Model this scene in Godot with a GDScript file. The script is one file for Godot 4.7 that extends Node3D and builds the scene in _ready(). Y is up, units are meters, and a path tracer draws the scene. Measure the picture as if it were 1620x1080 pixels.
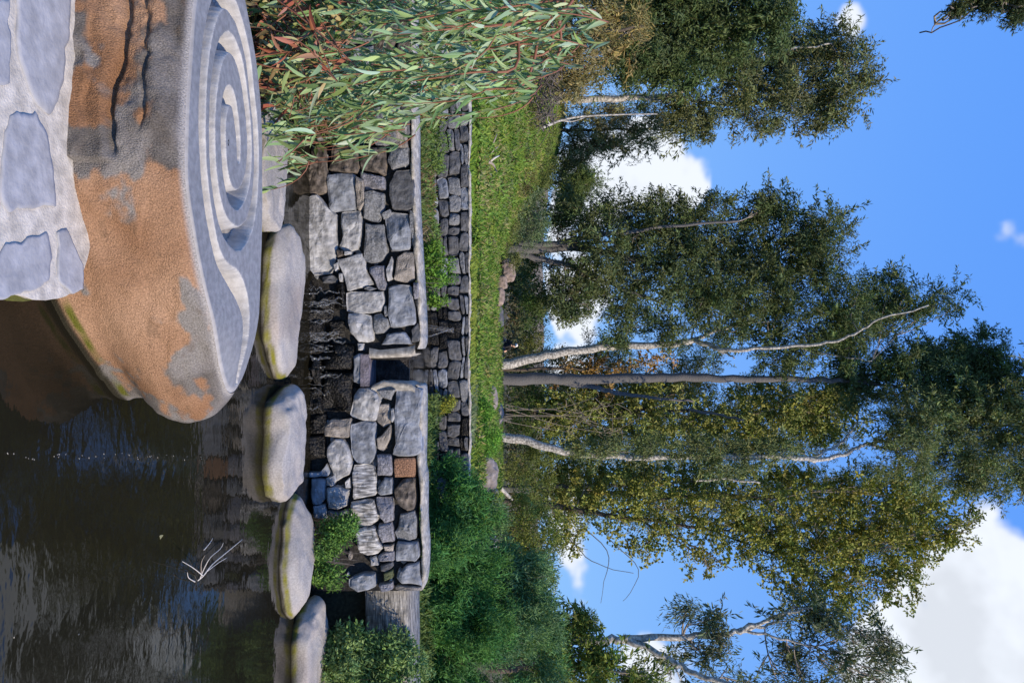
extends Node3D

# World: x right, y up, z towards the viewer; y = 0 is the lower pool, the viewer's eye is 1.8 m above it.
const F := 1242.0
const EYE := 1.8
const UP := Vector3.UP
var rng := RandomNumberGenerator.new()
var nz := FastNoiseLite.new()
var M := {}
var sun_to := Vector3(0.60, 0.60, 0.53)


func W(u: float, x: float, d: float) -> Vector3:
	return Vector3((u - 540.0) / F * d, EYE + (x - 810.0) / F * d, -d)


func on_level(u: float, x: float, y: float) -> Vector3:
	return W(u, x, (EYE - y) * F / (810.0 - x))


func rf(a: float, b: float) -> float:
	return rng.randf_range(a, b)


func rv() -> Vector3:
	return Vector3(rf(-1, 1), rf(-1, 1), rf(-1, 1))


func ss(a: float, b: float, x: float) -> float:
	var t := clampf((x - a) / (b - a), 0.0, 1.0)
	return t * t * (3.0 - 2.0 * t)


func tag(o: Node, label: String, category: String, group := "", kind := "") -> Node:
	if label: o.set_meta("label", label)
	if category: o.set_meta("category", category)
	if group: o.set_meta("group", group)
	if kind: o.set_meta("kind", kind)
	return o


func thing(called: String, at: Vector3, label: String, category: String, group := "") -> Node3D:
	var o := Node3D.new()
	o.name = called
	add_child(o, true)
	o.position = at
	tag(o, label, category, group)
	return o


func part(called: String, mesh: Mesh, mat: Material, parent: Node = null, kind := "") -> MeshInstance3D:
	var o := MeshInstance3D.new()
	o.name = called
	o.mesh = mesh
	o.material_override = mat
	if kind: o.set_meta("kind", kind)
	if parent == null:
		add_child(o, true)
	else:
		parent.add_child(o, true)
		if parent is Node3D: o.position = -(parent as Node3D).position if parent.get_parent() == self else Vector3.ZERO
	return o


func scatter(called: String, mesh: Mesh, where: Array, tint: Array, mat: Material, parent: Node = null) -> MultiMeshInstance3D:
	var mm := MultiMesh.new()
	mm.transform_format = MultiMesh.TRANSFORM_3D
	mm.use_colors = true
	mm.mesh = mesh
	mm.instance_count = where.size()
	for i in where.size():
		mm.set_instance_transform(i, where[i])
		mm.set_instance_color(i, tint[i])
	var o := MultiMeshInstance3D.new()
	o.name = called
	o.multimesh = mm
	o.material_override = mat
	o.set_meta("kind", "stuff")
	if parent == null:
		add_child(o, true)
	else:
		parent.add_child(o, true)
		o.position = -(parent as Node3D).position
	return o


class Mb:
	var v := PackedVector3Array()
	var c := PackedColorArray()
	var ix := PackedInt32Array()

	func quad(a: int, b: int, cc: int, d: int) -> void:
		ix.append(a); ix.append(b); ix.append(cc)
		ix.append(a); ix.append(cc); ix.append(d)

	func tri(a: int, b: int, cc: int) -> void:
		ix.append(a); ix.append(b); ix.append(cc)

	func strip(a: int, b: int, n: int, closed := true) -> void:
		for i in (n if closed else n - 1):
			var j := (i + 1) % n
			quad(a + i, a + j, b + j, b + i)

	func tube(pts: Array, radii: Array, sides := 8, col := Color.WHITE, rough := 0.0) -> void:
		var n := pts.size()
		var side := Vector3(1, 0, 0)
		var first := v.size()
		for i in n:
			var p: Vector3 = pts[i]
			var t: Vector3 = ((pts[mini(i + 1, n - 1)] as Vector3) - (pts[maxi(i - 1, 0)] as Vector3)).normalized()
			if absf(t.dot(side)) > 0.95: side = Vector3(0, 0, 1) if absf(t.z) < 0.9 else Vector3(0, 1, 0)
			side = (side - t * side.dot(t)).normalized()
			var up := t.cross(side)
			for k in sides:
				var a := TAU * k / sides
				var r: float = radii[i]
				r *= 1.0 + rough * sin(float(k) * 2.7 + float(i) * 1.9) * 0.7 + rough * sin(float(i) * 5.1 + float(k) * 4.3)
				v.append(p + (side * cos(a) + up * sin(a)) * r)
				c.append(col)
			if i: strip(first + (i - 1) * sides, first + i * sides, sides)
		v.append(pts[n - 1]); c.append(col)
		for k in sides:
			tri(v.size() - 1, first + (n - 1) * sides + k, first + (n - 1) * sides + (k + 1) % sides)

	func box(lo: Vector3, hi: Vector3) -> void:
		var f := v.size()
		for i in 8:
			v.append(Vector3(hi.x if i & 1 else lo.x, hi.y if i & 2 else lo.y, hi.z if i & 4 else lo.z))
		quad(f, f + 1, f + 3, f + 2); quad(f + 5, f + 4, f + 6, f + 7); quad(f + 4, f, f + 2, f + 6)
		quad(f + 1, f + 5, f + 7, f + 3); quad(f + 2, f + 3, f + 7, f + 6); quad(f + 4, f + 5, f + 1, f)

	func outward() -> void:
		var vol := 0.0
		var mid := Vector3.ZERO
		for p in v: mid += p
		mid /= maxf(1.0, v.size())
		for i in range(0, ix.size(), 3):
			vol += (v[ix[i]] - mid).dot((v[ix[i + 1]] - mid).cross(v[ix[i + 2]] - mid))
		if vol > 0: turn_over()

	func turn_over() -> void:
		for i in range(0, ix.size(), 3):
			var t := ix[i]
			ix[i] = ix[i + 1]
			ix[i + 1] = t

	func done(smooth := true, closed := true) -> ArrayMesh:
		if closed: outward()
		var a := []
		a.resize(Mesh.ARRAY_MAX)
		a[Mesh.ARRAY_VERTEX] = v
		a[Mesh.ARRAY_INDEX] = ix
		if c.size() == v.size(): a[Mesh.ARRAY_COLOR] = c
		if smooth:
			var st := SurfaceTool.new()
			st.create_from_arrays(a)
			st.generate_normals()
			return st.commit()
		var m := ArrayMesh.new()
		m.add_surface_from_arrays(Mesh.PRIMITIVE_TRIANGLES, a)
		return m


func smooth_line(pts: Array, steps: int, closed := false) -> Array:
	var out := []
	var n := pts.size()
	for i in (n if closed else n - 1):
		var p0 = pts[(i - 1 + n) % n] if closed else pts[maxi(i - 1, 0)]
		var p3 = pts[(i + 2) % n] if closed else pts[mini(i + 2, n - 1)]
		for k in steps:
			out.append(pts[i].cubic_interpolate(pts[(i + 1) % n], p0, p3, float(k) / steps))
	if not closed: out.append(pts[n - 1])
	return out


func even_ring(pts: Array, n: int) -> Array:
	var total := 0.0
	var m := pts.size()
	for i in m: total += (pts[i] as Vector2).distance_to(pts[(i + 1) % m])
	var out := []
	var at := 0.0
	var want := 0.0
	for i in m:
		var a: Vector2 = pts[i]
		var b: Vector2 = pts[(i + 1) % m]
		var l := a.distance_to(b)
		while want <= at + l and out.size() < n:
			out.append(a.lerp(b, (want - at) / maxf(l, 1e-6)))
			want += total / n
		at += l
	while out.size() < n: out.append(pts[0])
	return out


# ---------------------------------------------------------------- materials
func noise_tex(freq: float, oct: int, lo: float, hi: float, sd: int, kind := FastNoiseLite.TYPE_SIMPLEX_SMOOTH, size := 512) -> NoiseTexture2D:
	var n := FastNoiseLite.new()
	n.noise_type = kind
	n.frequency = freq
	n.fractal_octaves = oct
	n.seed = sd
	var t := NoiseTexture2D.new()
	t.width = size
	t.height = size
	t.seamless = true
	t.noise = n
	var g := Gradient.new()
	g.offsets = PackedFloat32Array([0.15, 0.85])
	g.colors = PackedColorArray([Color(lo, lo, lo), Color(hi, hi, hi)])
	t.color_ramp = g
	return t


func bump_tex(freq: float, oct: int, strength: float, sd: int, kind := FastNoiseLite.TYPE_SIMPLEX_SMOOTH, size := 512) -> NoiseTexture2D:
	var t := noise_tex(freq, oct, 0, 1, sd, kind, size)
	t.color_ramp = null
	t.as_normal_map = true
	t.bump_strength = strength
	return t


func mat(key: String, col: Color, rough: float, tex: Texture2D = null, bump: Texture2D = null, scale := 1.0, nscale := 1.0, spec := 0.5) -> StandardMaterial3D:
	var m := StandardMaterial3D.new()
	m.resource_name = key
	m.albedo_color = col.linear_to_srgb()
	m.roughness = rough
	m.metallic_specular = spec
	m.uv1_triplanar = true
	m.uv1_world_triplanar = true
	m.uv1_scale = Vector3.ONE * scale
	m.albedo_texture = tex
	if bump:
		m.normal_enabled = true
		m.normal_texture = bump
		m.normal_scale = nscale
	M[key] = m
	return m


func leaf_mat(key: String, rough: float, back: Color, spec := 0.4) -> void:
	var m := StandardMaterial3D.new()
	m.resource_name = key
	m.albedo_color = Color.WHITE
	m.vertex_color_use_as_albedo = true
	m.roughness = rough
	m.metallic_specular = spec
	m.backlight_enabled = true
	m.backlight = back
	m.cull_mode = BaseMaterial3D.CULL_DISABLED
	M[key] = m


func materials() -> void:
	var mottle := noise_tex(0.012, 5, 0.62, 1.0, 3)
	var speck := noise_tex(0.06, 4, 0.6, 1.0, 7)
	var streak := noise_tex(0.02, 4, 0.35, 1.0, 12)
	var rough := bump_tex(0.02, 6, 6.0, 5)
	var fine := bump_tex(0.07, 5, 5.0, 9)
	var wet := bump_tex(0.03, 5, 12.0, 15)
	mat("stone_light", Color(0.57, 0.59, 0.62), 0.85, mottle, rough, 1.6, 1.2)
	mat("stone_grey", Color(0.30, 0.32, 0.35), 0.85, speck, rough, 1.4, 1.2)
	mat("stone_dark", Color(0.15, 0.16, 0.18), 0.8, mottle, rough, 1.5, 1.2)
	mat("stone_blue", Color(0.36, 0.40, 0.47), 0.8, mottle, rough, 1.3, 1.1)
	mat("stone_purple", Color(0.33, 0.34, 0.40), 0.8, speck, fine, 1.3, 0.9)
	mat("stone_brown", Color(0.26, 0.225, 0.195), 0.9, streak, rough, 1.2, 1.3)
	mat("stone_tan", Color(0.42, 0.39, 0.36), 0.9, mottle, fine, 1.6, 1.2)
	mat("stone_rust", Color(0.42, 0.235, 0.145), 0.9, speck, fine, 1.6, 1.2)
	mat("stone_moss", Color(0.13, 0.16, 0.08), 0.95, speck, fine, 1.6, 1.4)
	mat("stone_streak", Color(0.78, 0.79, 0.80), 0.8, streak, rough, 1.0, 1.0)
	(M.stone_streak as StandardMaterial3D).uv1_scale = Vector3(3.4, 0.7, 1.0)
	mat("stone_wet", Color(0.016, 0.016, 0.016), 0.28, mottle, wet, 2.4, 1.8, 0.4)
	mat("wall_core", Color(0.05, 0.048, 0.045), 1.0, speck, rough, 1.2, 1.5)
	mat("mortar", Color(0.60, 0.575, 0.52), 0.95, mottle, fine, 2.2, 1.3)
	mat("mortar_bed", Color(0.64, 0.60, 0.525), 0.95, noise_tex(0.012, 6, 0.80, 1.0, 36), fine, 2.0, 0.4, 0.3)
	mat("flagstone", Color(0.40, 0.41, 0.435), 0.85, noise_tex(0.012, 6, 0.86, 1.0, 31), bump_tex(0.03, 6, 4.0, 33), 1.6, 0.4, 0.3)
	mat("concrete", Color(0.50, 0.49, 0.46), 0.9, streak, fine, 1.0, 1.0)
	(M.concrete as StandardMaterial3D).uv1_scale = Vector3(0.5, 6.0, 4.0)
	mat("slate", Color(0.25, 0.23, 0.28), 0.6, mottle, fine, 1.2, 0.6)
	mat("board", Color(0.05, 0.045, 0.045), 0.7, streak, fine, 1.0, 1.0)
	mat("bark_white", Color(0.80, 0.78, 0.73), 0.8, noise_tex(0.02, 5, 0.42, 1.0, 41), fine, 0.7, 0.8)
	mat("bark_grey", Color(0.20, 0.20, 0.21), 0.9, speck, rough, 0.9, 1.5)
	mat("bark_brown", Color(0.17, 0.14, 0.115), 0.95, speck, rough, 1.0, 1.5)
	mat("twig", Color(0.30, 0.26, 0.22), 0.9)
	mat("twig_pale", Color(0.60, 0.57, 0.52), 0.85)
	mat("twig_red", Color(0.24, 0.10, 0.06), 0.6)
	mat("boulder", Color(0.36, 0.32, 0.30), 0.9, mottle, rough, 1.0, 1.4)
	mat("boulder_pink", Color(0.42, 0.33, 0.28), 0.9, mottle, rough, 0.8, 1.2)
	var b = mat("stepping", Color.WHITE, 0.9, noise_tex(0.05, 5, 0.80, 1.0, 38), bump_tex(0.09, 6, 5.0, 39), 2.0, 0.6, 0.3)
	b.vertex_color_use_as_albedo = true
	b = mat("carved", Color.WHITE, 0.95, noise_tex(0.12, 5, 0.62, 1.0, 57), bump_tex(0.14, 5, 7.0, 58), 1.9, 0.8, 0.25)
	b.vertex_color_use_as_albedo = true
	b = mat("polished", Color.WHITE, 0.62, noise_tex(0.02, 5, 0.86, 1.0, 61), bump_tex(0.08, 4, 2.0, 62), 2.0, 0.6, 0.3)
	b.vertex_color_use_as_albedo = true
	b = mat("chiselled", Color(0.62, 0.62, 0.61), 0.6, noise_tex(0.05, 4, 0.7, 1.0, 63), bump_tex(0.05, 4, 14.0, 64), 2.5, 1.6)
	b = mat("soil", Color.WHITE, 1.0, speck, rough, 0.7, 1.5)
	b.vertex_color_use_as_albedo = true
	var w := mat("water", Color(0.012, 0.011, 0.007), 0.035, null, bump_tex(0.012, 4, 1.4, 71, FastNoiseLite.TYPE_SIMPLEX_SMOOTH, 1024), 0.42, 0.42, 0.37)
	w.uv1_scale = Vector3(0.30, 0.30, 0.62)
	w = mat("fall", Color(0.75, 0.8, 0.85, 0.12), 0.08, null, wet, 2.0, 1.5)
	w.transparency = BaseMaterial3D.TRANSPARENCY_ALPHA
	mat("moss", Color(0.16, 0.17, 0.025), 1.0, speck, fine, 3.0, 1.5)
	mat("skin", Color(0.60, 0.38, 0.29), 0.6)
	mat("shirt", Color(0.018, 0.018, 0.022), 0.9)
	mat("jeans", Color(0.03, 0.045, 0.075), 0.9)
	mat("cap", Color(0.80, 0.80, 0.80), 0.8)
	mat("hair", Color(0.03, 0.02, 0.015), 0.6)
	leaf_mat("leaf", 0.6, Color(0.5, 0.55, 0.25), 0.22)
	leaf_mat("leaf_near", 0.45, Color(0.6, 0.65, 0.35), 0.3)
	leaf_mat("grass", 0.7, Color(0.5, 0.6, 0.2), 0.3)


# ---------------------------------------------------------------- sky, light, camera
func build_sky() -> ImageTexture:
	var wide := 2400
	var high := 1200
	var data := PackedFloat32Array()
	data.resize(wide * high * 3)
	var n := FastNoiseLite.new()
	n.frequency = 1.0
	n.fractal_octaves = 5
	n.fractal_gain = 0.55
	n.seed = 11
	# clouds seen through the view: u, x, half width, half height, strength
	var puffs := [[965, 1545, 105, 85, 2.3], [1065, 1500, 105, 130, 2.4], [1000, 1440, 70, 50, 1.0], [905, 1530, 46, 40, 1.2], [275, 1000, 62, 85, 1.2], [330, 960, 70, 60, 0.9], [390, 1600, 30, 24, 0.7], [45, 1352, 30, 22, 0.75],
		[862, 1585, 30, 22, 0.62], [800, 1550, 30, 30, 0.65], [1062, 1050, 60, 50, 0.9], [790, 905, 120, 36, 0.85], [430, 920, 90, 40, 0.8], [40, 1050, 50, 40, 0.7], [640, 910, 80, 34, 0.7]]
	var at := 0
	for j in high:
		var el := PI / 2.0 - PI * (j + 0.5) / high
		var y := sin(el)
		var cy := cos(el)
		var h := clampf(y, 0.0, 1.0)
		var t := pow(1.0 - h, 2.6)
		var blue := Vector3(0.100, 0.325, 0.98).lerp(Vector3(0.30, 0.58, 1.0), t)
		for i in wide:
			var col := blue
			if y > 0.0:
				var az := TAU * (i + 0.5) / wide
				var dx := sin(az) * cy
				var dz := -cos(az) * cy
				var cover := 0.0
				var k := 0.0
				if dz < -0.35:
					var u := 540.0 - dx / dz * F
					var x := 810.0 - y / dz * F
					if u > -500.0 and u < 1600.0 and x < 1800.0:
						for p in puffs:
							var du: float = (u - p[0]) / p[2]
							var dv: float = (x - p[1]) / p[3]
							var q := du * du + dv * dv
							if q < 4.0: k = maxf(k, p[4] * (1.0 - q * 0.45))
				var px := dx * 3.0
				var f := 0.0
				if k > 0.0:
					f = n.get_noise_3d(dx * 6.0, y * 8.0, dz * 6.0) * 1.7
					cover = ss(0.25, 0.80, k * 0.9 + f * 1.0)
				elif dz > -0.72 or dx * dx > 0.36:
					f = n.get_noise_3d(px + 7.0, y * 4.5, dz * 3.0)
					cover = ss(0.27, 0.5, f) * 0.8
				if cover > 0.0:
					var shade := 0.84 + 0.18 * clampf(f * 1.2 + 0.5, 0.0, 1.0)
					col = blue.lerp(Vector3(0.89, 0.945, 1.04) * shade, cover)
			data[at] = col.x
			data[at + 1] = col.y
			data[at + 2] = col.z
			at += 3
	return ImageTexture.create_from_image(Image.create_from_data(wide, high, false, Image.FORMAT_RGBF, data.to_byte_array()))


# ---------------------------------------------------------------- ground and water
func ground_height(x: float, d: float) -> float:
	var bump := nz.get_noise_2d(x * 14.0, d * 14.0) * 0.07 + nz.get_noise_2d(x * 60.0, d * 60.0) * 0.02
	var side := ss(-1.45, -1.95, x) if d < 7.3 else ss(-0.3, -1.1, x)
	var right := ss(2.9, 3.9, x) if d < 7.3 else ss(0.35, 0.9, x)
	if d < 7.25:
		var low := -0.55
		if d < 3.4: side = maxf(side * ss(2.6, 3.4, d), ss(-4.2, -5.2, x))
		var y := low + bump
		y = lerpf(y, 0.26 + bump * 1.3, side)
		y = lerpf(y, 0.30 + bump, right)
		if d < 1.0: y = lerpf(y, -0.1, ss(1.0, -2.0, d))
		return lerpf(y, 0.95, ss(6.0, 12.0, absf(x)))
	if d < 12.25:
		var y2 := 0.28 + bump
		y2 = lerpf(y2, 0.64 + bump * 1.6 - 0.10 * ss(9.5, 11.6, d), side)
		y2 = lerpf(y2, 0.62 + bump * 1.6 - 0.08 * ss(9.5, 11.6, d), right)
		return lerpf(y2, 1.1, ss(6.0, 12.0, absf(x)))
	var b := 1.10 + bump * (0.6 + 0.02 * d)
	var s := x / d
	var hill := ss(-0.07, -0.28, s)
	b += clampf(d - 13.0, 0.0, 30.0) * 0.112 * hill
	b += ss(120.0, 420.0, d) * 21.0 * (0.7 + 0.3 * nz.get_noise_2d(x * 0.4, d * 0.3))
	return b


func build_ground() -> void:
	var xs := []
	var ds := []
	var x := 0.0
	var step := 0.12
	while x < 700.0:
		xs.append(x)
		if x > 0.0: xs.push_front(-x)
		step = 0.12 if x < 4.5 else step * 1.13
		x += step
	var d := 7.0
	step = 0.12
	while d > -120.0:
		ds.push_front(d)
		step = 0.12 if d > 2.0 else step * 1.3
		d -= step
	d = 7.249
	while d < 800.0:
		ds.append(d)
		if absf(d - 7.249) < 0.001: d = 7.26
		elif d < 12.2 and d + 0.14 > 12.24: d = 12.26
		else: d += 0.14 if d < 16.0 else (d - 16.0) * 0.05 + 0.14
	var mb := Mb.new()
	var w := xs.size()
	for j in ds.size():
		for i in w:
			var px: float = xs[i]
			var pd: float = ds[j]
			mb.v.append(Vector3(px, ground_height(px, pd), -pd))
			var g := clampf(nz.get_noise_2d(px * 9.0 + 40.0, pd * 9.0) * 1.6 + 0.55, 0.0, 1.0)
			var dirt := Color(0.15, 0.115, 0.08)
			var green := Color(0.10, 0.14, 0.035)
			var c := dirt.lerp(green, g * ss(12.0, 12.6, pd))
			if pd < 12.2: c = Color(0.075, 0.06, 0.04).lerp(Color(0.06, 0.07, 0.03), g)
			if pd > 90.0: c = c.lerp(Color(0.30, 0.25, 0.18), ss(90.0, 160.0, pd))
			mb.c.append(c)
		if j:
			for i in w - 1: mb.quad((j - 1) * w + i, (j - 1) * w + i + 1, j * w + i + 1, j * w + i)
	mb.turn_over()
	mb.turn_over()
	var o := part("ground", mb.done(true, false), M.soil)
	o.set_meta("kind", "structure")


func sheet(called: String, x0: float, x1: float, d0: float, d1: float, y: float) -> void:
	var p := PlaneMesh.new()
	p.size = Vector2(x1 - x0, d1 - d0)
	var o := part(called, p, M.water)
	o.position = Vector3((x0 + x1) / 2.0, y, -(d0 + d1) / 2.0)
	o.set_meta("kind", "structure")


func build_water() -> void:
	sheet("water", -12.0, 14.0, -14.0, 7.05, 0.0)
	sheet("upper_water", -3.0, 3.0, 7.42, 12.1, 0.56)


# ---------------------------------------------------------------- paving
func build_paving() -> void:
	var mb := Mb.new()
	var nd := 90
	var nx := 130
	var drop := 6
	for j in nd:
		var d := 0.9 + 2.15 * j / (nd - 1.0)
		var edge := -0.142 - 0.012 * sin(d * 9.0) + nz.get_noise_2d(d * 90.0, 3.0) * 0.035 - 0.30 * ss(2.86, 3.06, d)
		for i in nx + drop:
			var p: Vector3
			if i < nx:
				var t := 1.0 - pow(1.0 - i / (nx - 1.0), 1.6)
				var x := lerpf(-4.6, edge - 0.02, t)
				p = Vector3(x, 0.2 + nz.get_noise_2d(x * 120.0, d * 120.0) * 0.004 + nz.get_noise_2d(x * 420.0, d * 420.0) * 0.002, -d)
			else:
				var k := i - nx + 1.0
				p = Vector3(edge - 0.02 + 0.02 * minf(k, 2.0) * 0.5 - 0.012 * k, 0.2 - 0.006 * k * k - (0.3 if k > 5 else 0.0), -d)
			mb.v.append(p)
		if j:
			var w := nx + drop
			for i in w - 1: mb.quad((j - 1) * w + i, (j - 1) * w + i + 1, j * w + i + 1, j * w + i)
	var base := part("paving", mb.done(true, false), M.mortar_bed)
	base.set_meta("kind", "structure")
	# the edge of the terrace below the mortar, with its line of moss
	var wall := Mb.new()
	for j in nd:
		var d := 0.9 + 2.15 * j / (nd - 1.0)
		var edge := -0.185 + nz.get_noise_2d(d * 70.0, 9.0) * 0.03 - 0.30 * ss(2.86, 3.06, d)
		wall.v.append(Vector3(edge, 0.185, -d)); wall.v.append(Vector3(edge + 0.02, 0.1, -d)); wall.v.append(Vector3(edge + 0.01, 0.0, -d)); wall.v.append(Vector3(edge - 0.05, -0.5, -d))
		if j:
			for i in 3: wall.quad(j * 4 - 4 + i, j * 4 - 3 + i, j * 4 + 1 + i, j * 4 + i)
	part("terrace_edge", wall.done(true, false), M.stone_dark, base)
	var moss := Mb.new()
	for j in nd:
		var d := 0.9 + 2.15 * j / (nd - 1.0)
		var edge := -0.182 + nz.get_noise_2d(d * 70.0, 9.0) * 0.03 - 0.30 * ss(2.86, 3.06, d)
		var hh := 0.03 + 0.02 * nz.get_noise_2d(d * 200.0, 1.0)
		moss.v.append(Vector3(edge + 0.012, 0.12 + hh, -d)); moss.v.append(Vector3(edge + 0.034, 0.10, -d)); moss.v.append(Vector3(edge + 0.02, 0.06 - hh, -d))
		if j:
			for i in 2: moss.quad(j * 3 - 3 + i, j * 3 - 2 + i, j * 3 + 1 + i, j * 3 + i)
	part("moss", moss.done(true, false), M.moss, base)
	var s := 2.157
	var slabs := [
		[-60, 0, 35, 0, 30, 70, 40, 110, 35, 290, -60, 300],
		[68, -160, 235, -160, 242, 0, 240, 130, 225, 165, 228, 205, 215, 290, 180, 395, 125, 350, 70, 210, 60, 150],
		[40, 390, 62, 383, 75, 392, 100, 388, 125, 380, 165, 460, 185, 600, 193, 703, 150, 706, 110, 712, 60, 712, 35, 735, 12, 690, 6, 600, 10, 540],
		[25, 835, 50, 825, 70, 828, 100, 812, 165, 790, 178, 880, 172, 950, 140, 985, 20, 1015, -40, 1020, -40, 930],
		[198, 792, 228, 780, 262, 850, 288, 910, 290, 985, 255, 1008, 205, 960],
		[-180, 330, -40, 330, -30, 520, -20, 700, -180, 720], [-180, 740, -60, 735, -30, 800, -80, 1010, -180, 1015], [-170, 0, -80, 0, -75, 290, -170, 300]]
	for q in slabs:
		var pts := []
		for i in range(0, q.size(), 2):
			var p := on_level(q[i + 1] / s, q[i] / s, 0.21)
			pts.append(Vector2(p.x, -p.z))
		var fine := even_ring(pts, 64)
		for i in fine.size(): fine[i] += Vector2(nz.get_noise_2d(fine[i].x * 260.0, fine[i].y * 260.0), nz.get_noise_2d(fine[i].y * 260.0, fine[i].x * 260.0 + 9.0)) * 0.012
		var m := Mb.new()
		var mid := Vector2.ZERO
		for p in fine: mid += p / fine.size()
		for ring in [[1.0, 0.17], [1.0, 0.203], [0.99, 0.2075], [0.9, 0.2075]]:
			for p in fine:
				var o: Vector2 = mid + (p - mid) * ring[0]
				m.v.append(Vector3(o.x, ring[1], -o.y))
		m.v.append(Vector3(mid.x, 0.2075, -mid.y))
		for k in 3: m.strip(k * 64, k * 64 + 64, 64)
		for i in 64: m.tri(192 + i, 192 + (i + 1) % 64, 256)
		part("flagstone", m.done(), M.flagstone, base)


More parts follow.
